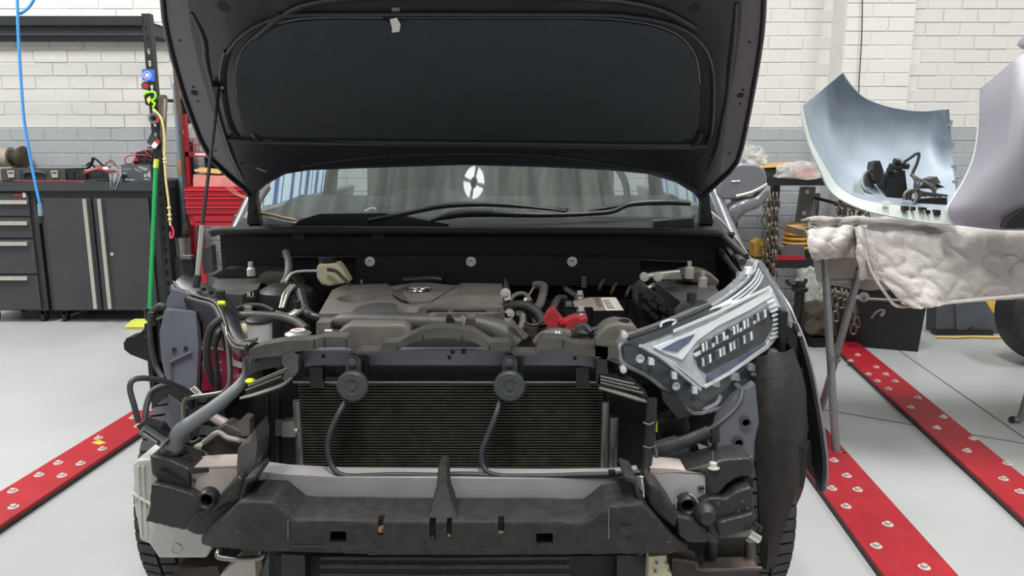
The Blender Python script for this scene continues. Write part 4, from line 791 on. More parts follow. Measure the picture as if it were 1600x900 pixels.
# striped masking film taped over the front side windows
for s in (-1, 1):
    x = wpt(s*.86, -.05).x+s*.012; rnd = random.Random(4+s); y = 3.0
    def fp(yy, q, o=0): return V(x+.006*math.sin(yy*26)-s*.09*q-s*o, yy, .95+.55*q)
    mf = sheet('masking_film', [[fp(2.98+1.07*i/40, q) for i in range(41)] for q in (0, .25, .5, .75, 1)], .0015, 'curtain_wh', car, 80)
    mf['label'] = ('pale blue' if s > 0 else 'blue and white')+' striped masking film over a side window'
    while y < 4.0:
        w = rnd.choice((.02, .03, .04)); sheet('blue_stripe', [[fp(y+w*i/3, q, .003) for i in range(4)] for q in (0, .25, .5, .75, 1)], .001, 'curtain_bl', mf, 80); y += w+rnd.choice((.05, .08, .12))
# wing mirror
MH = [(1121, 300), (1127, 276), (1140, 262), (1158, 255), (1182, 257), (1195, 262), (1199, 276), (1200, 290), (1194, 298), (1172, 306), (1146, 312), (1126, 312)]
mr = mould(prism('mirror_housing', [P(x, y, 2.76) for x, y in MH], V(0, .12, 0), 'mirror_paint', car), .006, 10)
tp('chrome_line', [(1150, 307, 2.757), (1176, 300, 2.757), (1198, 288, 2.765)], .006, 'alu', mr); tp('mirror_foot', [(1196, 298, 2.78), (1180, 315, 2.78), (1158, 322, 2.78), (1135, 340, 2.8)], [.02, .025, .03, .04], 'mirror_paint', mr, n=10); tp('indicator', [(1143, 284, 2.758), (1156, 283, 2.758)], .003, 'alu', mr)
# --- cowl, bulkhead, wipers
xl_, xr_ = P(338, 360, 2.30).x, P(1150, 360, 2.30).x; zc = P(740, 361, 2.30).z
cw = sheet('cowl_panel', [[V(xl_+(xr_-xl_)*j/16, yy, zz+dz*math.cos((j-8)/16*2.2)) for j in range(17)] for yy, zz, dz in ((2.31, zc-.005, 0), (2.38, zc-.03, 0), (2.44, zc-.012, .01), (2.53, zc+.012, .01))], .008, 'blk', car, 40)
tube('cowl_seal', [P(335, 366, 2.30), P(345, 361, 2.295), P(500, 360, 2.29), P(740, 361, 2.29), P(1000, 362, 2.29), P(1120, 366, 2.29), P(1132, 372, 2.28), P(1150, 388, 2.24), P(1165, 402, 2.2)], .0125, 'rubber', car, n=10)
bh = box('bulkhead', (xl_, 2.325, .3), (xr_, 2.36, zc-.012), 'blk_soft', car)
tube('bulkhead_ledge', [P(440, 402, 2.315), P(560, 401, 2.31), P(740, 401, 2.31), P(900, 402, 2.31), P(1080, 410, 2.31)], .006, 'blk', bh)
tr('lower_firewall', [(556, 446), (556, 403), (1000, 403), (1000, 446)], 2.26, .05, 'blk_soft', bh, .015)
for x in (578, 736, 894):
    lathe('insulation_button', P(x, 409, 2.257), (0, -1, 0), [(.0145, -.004), (.0155, .0), (.014, .003), (.0065, .004), (.005, -.002), (.0005, -.002)], 'can_white', bh, 20)
for x in (466, 590): tr('cowl_clip', [(x-9, 374), (x-9, 367), (x+9, 367), (x+9, 374)], 2.30, .03, 'blk', cw, .002)
for x0, x1 in ((396, 440), (520, 640), (650, 790), (800, 930)): tp('panel_line', [(x0, 372+2*(x0 < 450), 2.318), (x1, 373, 2.318)], .0018, 'pl_grey', bh)
sg = tr('cowl_cover', [(1020, 358), (1022, 346), (1084, 341), (1085, 356)], 2.4, .05, 'pl_grey', car, .004)
tr('cowl_cover', [(452, 356), (470, 343), (500, 334), (600, 333), (700, 350), (700, 357)], 2.42, .04, 'blk', car, .006)
tp('wiper_arm', [(735, 332, 2.44), (800, 335, 2.44), (860, 336, 2.46), (920, 334, 2.48), (958, 330, 2.49), (985, 319, 2.5), (1040, 316, 2.52), (1078, 318, 2.54)], [.012, .01, .008, .008, .008, .009, .01, .008], 'blk', car)
tp('wiper_arm', [(575, 345, 2.42), (640, 332, 2.43), (690, 322, 2.44), (740, 319, 2.45), (800, 321, 2.46), (885, 330, 2.47)], [.008, .008, .009, .009, .006, .004], 'blk', car)
tp('wiper_blade', [(500, 341, 2.46), (560, 336, 2.47), (640, 332, 2.47), (700, 320, 2.48), (760, 320, 2.5), (888, 327, 2.5)], .006, 'blk_soft', car)
tp('wiper_blade', [(920, 330, 2.52), (960, 323, 2.53), (1000, 318, 2.54), (1076, 316, 2.56)], .007, 'blk_soft', car)
tp('wiper_spindle', [(672, 345, 2.40), (700, 337, 2.41), (730, 333, 2.42), (770, 333, 2.42)], [.004, .012, .014, .013], 'blk', car)
ky = thing('key_fob', P(598, 325, 2.62), 'small grey key fob lying behind the windscreen', 'key')
tr('fob', [(587, 329), (588, 322), (596, 320), (617, 320), (618, 325), (600, 328)], 2.66, .02, 'case_grey', ky, .003); tp('ring', [(570, 330, 2.65), (576, 327, 2.65), (584, 325, 2.65), (587, 328, 2.65)], .003, 'white', ky)
tr('corner_bracket', [(414, 352), (420, 340), (438, 345), (470, 350), (460, 357)], 2.47, .02, 'panel_silver', car, .003)
tp('pillar_trim', [(396, 330, 2.52), (404, 310, 2.55), (416, 292, 2.6)], .016, 'pl_grey', car); tp('screen_edge', [(392, 331, 2.5), (420, 335, 2.49), (445, 341, 2.48), (462, 344, 2.47)], .005, 'wood', car)
# --- left apron and rails
xw = P(322, 400, 2.25).x; sheet('inner_wing', [[V(xw+.0, y, z) for y in (1.84, 1.95, 2.1, 2.33)] for z in (.3, .5, .68, .76)], .012, 'blk_soft', car)
tr('apron_panel', [(257, 484, 1.80), (306, 488, 1.80), (310, 540, 1.78), (306, 620, 1.76), (300, 660, 1.75), (268, 640, 1.75), (262, 610, 1.76), (252, 560, 1.78), (249, 520, 1.79)], 1.8, .02, 'paint_in', car, .004)
tr('apron_flange', [(306, 488, 1.80), (318, 484, 1.86), (318, 560, 1.86), (306, 640, 1.80)], 1.8, .02, 'rust', car)
tr('apron_upper', [(257, 482), (262, 465), (268, 452), (300, 462), (306, 486)], 1.83, .03, 'paint_in', car, .005); tp('apron_bead', [(266, 566, 1.77), (282, 558, 1.77), (300, 550, 1.77)], .004, 'paint_in', car); tp('apron_bead', [(266, 620, 1.755), (267, 590, 1.765), (266, 568, 1.77)], .003, 'paint_in', car)
for x, y in ((272, 546), (290, 544)): cyl('apron_hole', P(x, y, 1.775), P(x, y, 1.785), .005, 'blk_soft', car, n=12)
rail_out = [(270, 446, 1.90), (280, 460, 1.86), (311, 470, 1.80), (333, 477, 1.76), (344, 494, 1.72), (354, 522, 1.66), (366, 541, 1.60), (384, 545, 1.57)]
rail_in = [(290, 428, 1.95), (312, 438, 1.92), (338, 452, 1.87), (356, 464, 1.82), (369, 480, 1.77), (377, 511, 1.69), (386, 528, 1.63), (404, 535, 1.59)]
O_, I_ = smooth_path([P(*p) for p in rail_out], 4), smooth_path([P(*p) for p in rail_in], 4)
sheet('left_upper_rail', [[a.lerp(b, s)+V(0, 0, .006*math.sin(math.pi*s)) for a, b in zip(O_, I_)] for s in (0, .25, .5, .75, 1)], .012, 'blk', car, 50)
tube('rail_lip', [p+V(0, -.002, 0) for p in O_], .0045, 'pl_grey', car, k=1); tube('rail_lip', [p.lerp(q, .12)+V(0, -.002, .006) for p, q in zip(O_, I_)], .0035, 'pl_grey', car, k=1)
sheet('rail_skirt', [O_[:20], [p+V(0, .01, -.05) for p in O_[:20]]], .008, 'blk', car)
for x, y, Y in ((306, 452, 1.85), (318, 457, 1.83), (330, 462, 1.81)): cyl('rail_hole', P(x, y, Y)+V(0, 0, .004), P(x, y, Y)+V(0, 0, .012), .006, 'blk_soft', car, n=10)
tr('rail_bracket', [(288, 434), (283, 404), (298, 402), (306, 432), (300, 442)], 1.97, .02, 'blk', car, .003); tr('rail_bracket', [(318, 428), (314, 390), (330, 384), (333, 425)], 2.0, .03, 'pl_grey', car, .004); tr('bracket_cap', [(281, 405), (282, 400), (298, 400), (299, 405)], 1.96, .02, 'steel', car, .002)
# fuse box
fb = trz('fuse_box_cover', [(326, 456), (341, 432), (392, 428), (408, 440), (402, 452), (378, 461)], .80, .035, 'pl_grey', car, .006)
fp = Z(378, 461, .87); trz('fuse_box_base', [(325, 460), (340, 436), (394, 432), (412, 444), (405, 456), (380, 467)], .775, .10, 'blk', car, .006)
text('marking', 'R1', P(392, 461, 1.90), .018, 'text_white', car)
cy_ = P(344, 470, 1.80); cyl('rubber_stop', cy_+V(0, 0, -.02), P(344, 454, 1.80), .0115, 'rubber', car); cyl('yellow_clip', P(346, 474, 1.745), P(346, 471, 1.745), .009, 'yellow_clip', car); tp('yellow_clip', [(341, 474, 1.74), (352, 474, 1.74)], .005, 'yellow_clip', car)
# strut tower left
st = lathe('strut_tower', P(448, 470, 2.12), (0, 0, 1), [(.085, -.12), (.085, 0), (.075, .03), (.05, .045), (.02, .05), (.001, .05)], 'blk', car); lathe('tower_nut', P(392, 420, 2.2), (0, 0, 1), [(.012, -.02), (.012, 0), (.007, .005), (.007, .02), (.001, .02)], 'zinc', car, 12)
tr('tower_plate', [(400, 440), (408, 428), (455, 430), (470, 445), (440, 452)], 2.2, .06, 'steel', car, .004); tr('wing_inner_top', [(330, 432), (350, 420), (440, 418), (470, 440), (400, 446)], 2.26, .05, 'blk', car, .01)
tp('heater_hose', [(446, 393, 2.28), (451, 410, 2.25), (449, 432, 2.2), (438, 455, 2.12), (435, 480, 2.05)], .0115, 'pl_dust', car)
tp('brake_line', [(500, 423, 2.2), (470, 424, 2.18), (455, 428, 2.15), (446, 440, 2.1)], .004, 'can_white', car)
for x0, x1, x2 in ((455, 444, 438), (460, 450, 442)): tp('alu_line', [(x0, 446, 2.08), (x1, 460, 2.02), (x2, 482, 1.98)], .005, 'alu', car)
tp('black_hose', [(366, 486, 1.85), (385, 478, 1.83), (410, 478, 1.82), (428, 486, 1.8)], .006, 'rubber', car)
tp('coolant_hose', [(373, 494, 1.78), (400, 493, 1.77), (440, 496, 1.76), (462, 503, 1.74), (478, 515, 1.72)], .0115, 'pl_grey', car)
tp('alu_pipe', [(428, 490, 1.82), (450, 495, 1.82), (466, 486, 1.84), (472, 478, 1.86)], .01, 'alu', car); cyl('pipe_cap', P(465, 482, 1.84), P(465, 470, 1.84), .0085, 'blk', car)
lathe('service_cap', P(388, 490, 1.80), (0, 0, 1), [(.018, -.03), (.018, 0), (.01, .002), (.01, .018), (.001, .018)], 'alu', car, 16)
# --- coolant bottle
cb_ = mtr('coolant_bottle', [(314, 612), (315, 500), (320, 488), (336, 484), (350, 490), (374, 545), (376, 612)], 1.83, .09, 'tank_pink', car, .012)
tr('coolant_fluid', [(316, 610), (318, 548), (352, 547), (374, 560), (374, 612)], 1.822, .02, 'fluid', cb_, .004)
tr('bottle_label', [(353, 545), (360, 550), (366, 563), (382, 570), (382, 577), (362, 571), (355, 560)], 1.818, .006, 'can_white', cb_)
for x, w in ((365, 1.2), (369, 2), (373, 2)): tr('label_print', [(x, 585), (x+w, 585), (x+w, 591), (x, 591)], 1.82, .003, 'tank_pink', cb_)
for y in (565, 578): tr('level_mark', [(340, y), (348, y-1), (346, y+2), (341, y+3)], 1.82, .003, 'tank_pink', cb_)
tp('bottle_seam', [(312, 545, 1.82), (325, 544, 1.82), (352, 546, 1.818)], .004, 'tank_pink', cb_)
tp('overflow_hose', [(346, 498, 1.70), (331, 511, 1.69), (324, 535, 1.685), (323, 560, 1.685), (328, 585, 1.69), (336, 602, 1.70)], .0085, 'rubber', car)
tp('sensor_lead', [(346, 512, 1.69), (339, 525, 1.68), (336, 545, 1.68), (338, 570, 1.68), (340, 600, 1.68), (341, 622, 1.69)], [.006, .009, .005, .006, .008, .004], 'blk', car)
tp('steel_pipe', [(352, 512, 1.66), (356, 535, 1.645), (359, 570, 1.64), (359, 597, 1.64), (352, 610, 1.64), (340, 615, 1.64), (300, 621, 1.64), (289, 626, 1.64), (287, 640, 1.64), (288, 656, 1.64)], .0055, 'steel', car)
# filler can and radiator cap
fc = lathe('filler_can', P(407, 532, 1.68), (0, 0, 1), [(.026, 0), (.028, .04), (.029, .043), (.027, .046), (.001, .046)], 'can_white', car, 28); lathe('can_lid', P(407, 532, 1.68), (0, 0, 1), [(.03, .043), (.03, .049), (.025, .052), (.012, .053), (.001, .053)], 'blk', fc, 24)
rc = lathe('radiator_cap', P(466, 527, 1.64), (0, 0, 1), [(.02, 0), (.028, .004), (.029, .009), (.022, .013), (.018, .015), (.001, .016)], 'alu', car, 20)
cc = P(466, 527, 1.64); lathe('cap_label', cc+V(0, 0, .0162), (0, 0, 1), [(.016, 0), (.016, .0008), (.001, .0008)], 'white', rc, 20); box('cap_print', (cc.x-.009, cc.y-.004, cc.z+.0168), (cc.x+.009, cc.y+.004, cc.z+.0176), 'text_red', rc)
tp('cap_neck', [(455, 530, 1.63), (478, 530, 1.63)], .008, 'blk', car); tr('bracket_tab', [(376, 535), (384, 531), (400, 530), (398, 535)], 1.60, .02, 'pl_dust', car, .003); lathe('grommet_bolt', P(382, 513, 1.72), (0, -1, 0), [(.012, 0), (.013, .01), (.006, .014), (.001, .014)], 'cream_tank', car, 14)
# brake fluid reservoir
br = mtr('brake_reservoir', [(494, 434), (494, 418), (498, 412), (527, 412), (536, 424), (546, 442), (515, 448), (502, 446)], 2.16, .06, 'cream_tank', car, .008); lathe('reservoir_cap', P(512, 412, 2.19), (0, 0, 1), [(.026, 0), (.026, .018), (.022, .02), (.001, .02)], 'blk', br, 20)
tp('reservoir_wire', [(512, 421, 2.14), (525, 424, 2.13), (536, 434, 2.1), (546, 444, 2.06)], .005, 'cable', br)
# --- engine cover
EZ = .80
ec = trz('engine_cover', [(498, 490), (519, 453), (538, 445), (604, 443), (610, 447), (658, 440), (713, 446), (722, 442), (784, 443), (789, 470), (788, 486), (770, 491), (650, 491)], EZ, .1, 'cover_grey', car, .006)
c1 = Z(558, 466, EZ); cut1 = lathe('cutter', c1+V(0, 0, .012), (0, 0, -1), [(.054, 0), (.052, .012), (.034, .06), (.001, .062)], 'blk', None, 28)
c2 = Z(642, 487, EZ); cut2 = lathe('cutter', c2+V(0, 0, .012), (0, 0, -1), [(.052, 0), (.05, .012), (.036, .04), (.001, .042)], 'blk', None, 28)
cut(ec, [cut1, cut2])
trz('cover_wedge', [(672, 474), (722, 442.5), (783, 443.5), (787, 478), (778, 481)], EZ+.011, .02, 'cover_grey', ec, .004)
trz('cover_crest', [(612, 449), (658, 441.5), (712, 447.5), (674, 470), (640, 472)], EZ+.007, .015, 'cover_grey', ec, .003)
em = Z(655, 452.5, EZ+.0085)
def ering(name, rx, ry, dx=0, dy=0, r=.0022):
    bm = B(); rs = []
    for q in range(29):
        a = q/28*2*math.pi; p = em+V(dx+rx*math.cos(a), dy+ry*math.sin(a), 0); u = V(math.cos(a), math.sin(a), 0); rs.append([p+u*r*math.cos(k*1.2566)+V(0, 0, r*math.sin(k*1.2566)) for k in range(5)])
    b_loft(bm, rs, True, False); return obj(name, bm, 'chrome', emb)
trz('wiped_patch', [(548, 489.6), (556, 481), (572, 474.5), (600, 472), (618, 474), (622, 480), (618, 489.8)], EZ+.0006, .0006, 'pl_grey', ec)
trz('wiped_patch', [(612, 456), (622, 452), (638, 446.5), (642, 447), (628, 456), (632, 462), (638, 471), (626, 468), (616, 461)], EZ+.0078, .0006, 'pl_grey', ec)
emb = lathe('emblem', em+V(0, 0, -.003), (0, 0, 1), [(.036, 0), (.036, .003), (.03, .0035), (.001, .0035)], 'blk', ec, 28)
ering('emblem_ring', .034, .028); ering('emblem_ring', .024, .010, 0, .012); ering('emblem_ring', .010, .026)
tp('cover_pin', [(565, 443, 2.15), (565, 437, 2.15)], .003, 'alu', car); tp('rear_hose', [(630, 438, 2.2), (640, 438, 2.2), (672, 436, 2.2), (690, 438, 2.2)], .012, 'blk', car); tp('rear_pipe', [(630, 437, 2.22), (660, 440, 2.2)], .003, 'alu', car)
tr('coil_box', [(640, 438), (642, 429), (650, 429), (652, 438)], 2.24, .03, 'blk', car, .003); tr('coil_box', [(682, 440), (684, 427), (694, 427), (696, 440)], 2.24, .03, 'blk', car, .003)
tr('cover_front_strip', [(650, 491), (656, 481), (700, 480), (786, 481), (786, 500), (770, 505), (655, 500)], 1.80, .05, 'pl_dust', car, .005); tr('strip_slot', [(666, 490), (668, 485), (700, 485), (700, 490)], 1.797, .01, 'blk', car, .002); tr('strip_slot', [(706, 490), (708, 485), (760, 485), (760, 490)], 1.797, .01, 'blk', car, .002)
# intake duct and resonator
du = tube('intake_duct', [P(522, 505, 1.74), P(545, 502, 1.73), P(620, 503, 1.72), P(700, 505, 1.72), P(745, 507, 1.72), P(775, 515, 1.715), P(800, 527, 1.70), P(818, 540, 1.68)], [.014, .021, .022, .022, .024, .026, .028, .026], 'pl_grey', car, n=14, flat=1)
for x in (676, 738): lathe('duct_pad', P(x, 492, 1.72), (0, 0, 1), [(.014, -.004), (.012, .003), (.001, .004)], 'pl_dust', du, 14)
mtr('resonator', [(520, 536), (528, 518), (546, 507), (632, 507), (640, 514), (643, 526), (625, 537), (592, 552), (556, 552), (538, 540)], 1.66, .06, 'cover_grey', car, .01)
tr('duct_grille', [(795, 500), (799, 499), (822, 528), (818, 531)], 1.66, .02, 'alu', car, .002); 
for k in range(4): tr('grille_rib', [(797+k*6, 501+k*7.4), (800+k*6, 499.5+k*7.4), (806+k*6, 505+k*7.4), (803+k*6, 507.5+k*7.4)], 1.655, .01, 'tank_alu', car, .001)
tr('duct_latch', [(697, 510), (697, 496), (702, 494), (710, 502), (710, 511)], 1.69, .02, 'blk_soft', car, .003); tp('latch_wire', [(722, 494, 1.68), (726, 500, 1.68), (724, 510, 1.68), (728, 514, 1.68)], .003, 'alu', car); tr('hood_latch', [(727, 514), (727, 499), (742, 500), (742, 515)], 1.68, .02, 'rust', car, .004)
tr('side_block', [(494, 532), (494, 504), (516, 504), (516, 520), (505, 532)], 1.7, .05, 'pl_dust', car, .004); cyl('sensor', P(508, 518, 1.69), P(520, 518, 1.69), .006, 'alu', car)
tp('lower_hose', [(470, 455, 2.0), (478, 485, 1.9), (490, 495, 1.85), (510, 499, 1.83)], .012, 'blk', car); cyl('hose_end', P(510, 499, 1.83), P(518, 498, 1.83), .009, 'alu', car)
# right-of-engine hoses
tp('big_hose', [(782, 483, 1.84), (800, 478, 1.83), (820, 478, 1.82), (835, 485, 1.81), (845, 498, 1.8), (848, 510, 1.79)], .0125, 'rubber', car, n=12)
tp('arch_hose', [(796, 475, 1.92), (800, 465, 1.93), (811, 459, 1.94), (822, 461, 1.94), (829, 472, 1.92)], .0065, 'pl_dust', car, n=10)
tp('bypass_hose', [(832, 484, 1.98), (842, 478, 2.0), (847, 465, 2.03), (850, 450, 2.06), (846, 446, 2.08), (836, 446, 2.1)], .012, 'pl_dust', car, n=12)
tp('rear_tube', [(862, 490, 1.98), (866, 478, 2.0), (872, 467, 2.04), (882, 466, 2.08)], .01, 'pl_grey', car, n=10); tp('thin_pipe', [(826, 462, 2.0), (834, 449, 2.05)], .003, 'alu', car); tp('hose_clip', [(820, 470, 1.9), (823, 466, 1.9)], .005, 'white', car)
thb = tr('throttle_body', [(800, 512), (804, 486), (828, 486), (832, 505), (828, 515)], 1.84, .08, 'blk', car, .008); tp('vacuum_hose', [(816, 491, 1.8), (817, 502, 1.79), (814, 512, 1.78), (808, 516, 1.78)], .009, 'pl_dust', thb); cyl('bolt_head', P(812, 488, 1.82), P(812, 488, 1.85), .01, 'steel', thb)
tp('lead', [(821, 504, 1.78), (830, 508, 1.77), (840, 507, 1.77), (848, 502, 1.77)], .004, 'cable', car); 
for x, y in ((785, 495), (792, 500), (790, 458), (796, 490)): bolt(P(x, y, 1.82), car, .6, (math.pi/2, 0, 0), 'engine_bolt')
tr('cylinder_side', [(785, 470), (788, 446), (792, 452), (798, 470), (796, 500), (786, 506)], 1.9, .12, 'steel', car, .006); tr('connector_block', [(788, 470), (790, 458), (796, 456), (798, 468)], 1.88, .02, 'can_white', car, .003)
tr('engine_block', [(500, 560), (500, 500), (790, 498), (880, 515), (960, 530), (960, 600), (500, 600)], 1.9, .25, 'blk_soft', car, .01)
tr('gearbox', [(800, 540), (815, 512), (850, 514), (880, 522), (940, 530), (960, 560), (800, 575)], 1.8, .1, 'grime', car, .02)
tube('lower_intake', [P(835, 536, 1.66), P(850, 526, 1.66), P(870, 523, 1.67), P(888, 524, 1.68)], [.008, .014, .016, .015], 'pl_dust', car, n=12); 
for k in range(4): tp('corrugation', [(868+k*5, 518-k*.2, 1.655), (870+k*5, 524, 1.65), (868+k*5, 531, 1.655)], .003, 'can_white' if k < 2 else 'pl_dust', car)
# battery
bt = trz('battery', [(894, 470), (920, 464), (963, 464), (976, 485), (927, 486), (925, 480), (897, 480)], .80, .13, 'battery', car, .003)
trz('battery_label', [(895.5, 470.5), (920.5, 464.6), (938, 464.6), (946, 485), (928, 485.3), (925.5, 479.5), (897.5, 479.5)], .8012, .0008, 'batt_label', bt); trz('battery_label', [(938.5, 464.6), (962, 464.6), (974.5, 484.6), (946.5, 485)], .8012, .0008, 'batt_label2', bt)
for k in range(5): trz('label_print', [(928+k*1.2, 466+k*3), (936+k*1.2, 466+k*3), (936.5+k*1.2, 467+k*3), (928.5+k*1.2, 467+k*3)], .8018, .0004, 'blk', bt)
for k in range(4): trz('label_print', [(942+k*2, 469+k*3.6), (952+k*2.5, 469+k*3.6), (953+k*2.5, 470.6+k*3.6), (943+k*2, 470.6+k*3.6)], .8018, .0004, 'pl_dust', bt)
for x, y, Y in ((906, 464, 1.97), (908, 490, 1.79)):
    tm = lathe('terminal', P(x, y, Y), (0, 0, 1), [(.012, -.02), (.012, 0), (.008, .004), (.007, .016), (.001, .016)], 'zinc', bt, 14); tr('terminal_clamp', [(x-8, y+6), (x-6, y-3), (x+6, y-4), (x+8, y+5), (x+3, y+12), (x-4, y+12)], Y-.01, .03, 'tank_alu', bt, .004)
tr('battery_side', [(884, 500), (884, 476), (896, 475), (898, 500)], 1.85, .05, 'blk', bt, .004); tr('side_frame', [(884, 479), (885, 474), (893, 474), (895, 479)], 1.845, .02, 'pl_dust', bt, .002)
rcv = tr('terminal_cover', [(850, 502), (857, 489), (866, 483), (882, 504), (894, 498), (902, 496), (908, 500), (918, 497), (918, 503), (894, 518), (863, 519)], 1.72, .045, 'red_pl', car, .004); tr('cover_latch', [(872, 502), (880, 498), (884, 505), (877, 508)], 1.712, .012, 'red_lite', rcv, .002)
for a in (((900, 512, 1.7), (920, 516, 1.7), (940, 512, 1.7)), ((905, 520, 1.69), (925, 522, 1.69), (945, 516, 1.7)), ((895, 516, 1.7), (912, 508, 1.7), (925, 520, 1.68))): tp('battery_cable', list(a), .007, 'cable', car)
tr('cable_lug', [(893, 520), (900, 510), (918, 512), (920, 520), (908, 524)], 1.69, .02, 'steel', car, .004)
mtr('relay_cover', [(925, 540), (934, 522), (950, 508), (965, 504), (990, 507), (999, 518), (1000, 542)], 1.66, .07, 'cover_grey', car, .012); cyl('relay_knob', P(975, 505, 1.68), P(975, 500, 1.68), .012, 'blk', car)
# right air box, relays
ab = trz('air_box', [(1024, 440), (1065, 436), (1114, 441), (1126, 460), (1100, 470), (1069, 476)], .805, .08, 'pl_grey', car, .008)
tr('air_box_side', [(1026, 442), (1068, 476), (1054, 500), (1022, 470)], 1.85, .05, 'blk', car, .005)
for x, y in ((1077, 418), (1098, 434)): lathe('tower_stud', P(x, y, 2.1), (0, 0, 1), [(.013, -.03), (.013, 0), (.006, .002), (.006, .018), (.001, .018)], 'zinc', car, 12)
mtr('tower_cap', [(1060, 436), (1066, 426), (1088, 421), (1110, 426), (1126, 440), (1120, 452)], 2.12, .08, 'pl_dust', car, .012)
tr('relay_box', [(1000, 505), (996, 460), (1008, 448), (1040, 470), (1060, 490), (1056, 508)], 1.8, .1, 'blk', car, .006)
for x, y in ((1003, 452), (1012, 463), (1020, 474), (1030, 470), (1036, 482), (1047, 488), (1010, 480), (1022, 492), (1040, 498)): tr('relay', [(x-8, y), (x-3, y-6), (x+8, y+3), (x+4, y+9)], 1.78, .04, 'blk', car, .002)
tp('alu_bracket', [(1000, 456, 1.86), (1010, 452, 1.86), (1022, 446, 1.88)], .007, 'alu', car); tp('bracket_bar', [(1004, 434, 2.0), (1024, 430, 2.02), (1060, 426, 2.05)], .009, 'alu', car); tr('shiny_tab', [(1032, 437), (1050, 428), (1063, 427), (1066, 436)], 2.0, .02, 'alu', car, .002)
for x in (1006, 1027): lathe('bracket_bolt', P(x, 432, 1.98), (0, -1, 0), [(.012, 0), (.012, .012), (.001, .013)], 'zinc', car, 10)
cyl('rubber_stop', P(1081, 474, 1.80), P(1081, 457, 1.80), .0115, 'rubber', car); tr('tower_bracket', [(1055, 490), (1068, 476), (1096, 468), (1112, 474), (1092, 484), (1064, 500)], 1.79, .03, 'pl_grey', car, .004)
for k in range(4): tr('spare_fuse', [(884+k*4.6, 449+k*3), (889+k*4.6, 452+k*3), (886+k*4.6, 457+k*3), (882+k*4.6, 454+k*3)], 2.1, .02, 'pl_dust', car, .001)
for k in range(4): tr('spare_fuse', [(909, 434+k*4), (916, 434+k*4), (916, 437+k*4), (909, 437+k*4)], 2.2, .02, 'pl_dust', car, .001)
tr('fuse_strip', [(880, 446), (906, 458), (904, 462), (878, 452)], 2.12, .02, 'blk', car); tr('fuse_strip', [(907, 432), (918, 432), (918, 452), (907, 452)], 2.22, .02, 'blk', car)
for x, y in ((955, 458), (978, 462), (936, 452)): tp('harness', [(x, y, 2.1), (x+4, y-10, 2.15), (x+8, y-14, 2.2)], .005, 'grime', car)
tr('bay_floor', [(340, 600), (340, 470), (1130, 470), (1130, 600)], 2.24, .02, 'blk_soft', car)
xw = P(1150, 400, 2.25).x; sheet('inner_wing', [[V(xw, y, z) for y in (1.8, 1.95, 2.1, 2.33)] for z in (.3, .5, .68, .8)], .012, 'blk_soft', car)
# --- radiator support, horns, condenser
TS = [(392, 545, 562), (415, 538, 558), (440, 534, 556), (448, 533, 552), (480, 532, 547), (492, 531, 546), (505, 526, 540), (541, 527, 542), (547, 533, 545), (557, 549, 553.5), (593, 549, 553.5), (598, 536, 547), (621, 535, 548), (632, 529, 541), (645, 522, 535), (660, 515, 530), (682, 512, 528), (714, 513, 529), (739, 518, 534), (752, 526, 541), (766, 535, 548), (798, 535, 549), (804, 551, 556), (837, 551, 556), (843, 533, 547), (850, 528, 546), (882, 530, 546), (894, 537, 553), (930, 539, 557), (966, 540, 560)]
tbar = cols('radiator_support', [(a, b, c, 1.55) for a, b, c in TS], .045, 'pl_edge', car, .002)
for x, y in ((576, 549), (820, 551)): c = P(x, y, 1.565); lathe('mount_boss', c+V(0, 0, -.001), (0, 0, 1), [(.012, 0), (.011, .003), (.006, .003), (.006, .001), (.001, .001)], 'pl_dust', tbar, 14)
for x in (491, 507, 541, 621, 661, 722, 765, 799, 880, 929): tp('support_rib', [(x, 530+10*(x in (621, 765, 799))-6*(x in (661, 722)), 1.549), (x, 544+3*(x in (621, 765, 799))-8*(x in (661, 722)), 1.549)], .0015, 'blk', tbar, n=5)
xm = tr('cross_member', [(440, 552), (452, 548), (930, 548), (948, 556), (940, 575), (900, 571), (500, 570), (452, 576)], 1.60, .03, 'paint_in', car, .004)
for x, y, r in ((707, 550, .005), (702, 559, .004), (505, 557, .004), (898, 560, .004)): cyl('hole', P(x, y, 1.597), P(x, y, 1.605), r, 'blk_soft', xm, n=12)
tr('hole', [(721, 546), (728, 546), (728, 553), (721, 553)], 1.597, .008, 'blk_soft', xm)
tr('shroud', [(462, 600), (462, 572), (950, 572), (950, 600)], 1.67, .02, 'blk_soft', car)
tr('latch_strut', [(566, 588), (566, 562), (574, 562), (576, 590)], 1.58, .02, 'blk', car, .003); tr('latch_strut', [(811, 588), (811, 556), (818, 556), (818, 590)], 1.58, .02, 'blk', car, .003)
for hx_ in (551, 796):
    hc = P(hx_, 603, 1.54); hb_ = lathe('horn', hc, (0, -1, 0), [(.012, -.03), (.026, -.02), (.0325, -.008), (.0335, 0), (.0325, .005), (.028, .008), (.024, .007), (.018, .009), (.012, .006), (.008, .006), (.007, .009), (.001, .009)], 'horn', car, 36)
    tr('horn_bracket', [(hx_-11, 585), (hx_-10, 560), (hx_-6, 555), (hx_+8, 555), (hx_+12, 562), (hx_+12, 586)], 1.555, .012, 'horn', hb_, .003); lathe('bracket_bolt', P(hx_, 566, 1.552), (0, -1, 0), [(.009, 0), (.009, .006), (.006, .008), (.001, .008)], 'horn', hb_, 12)
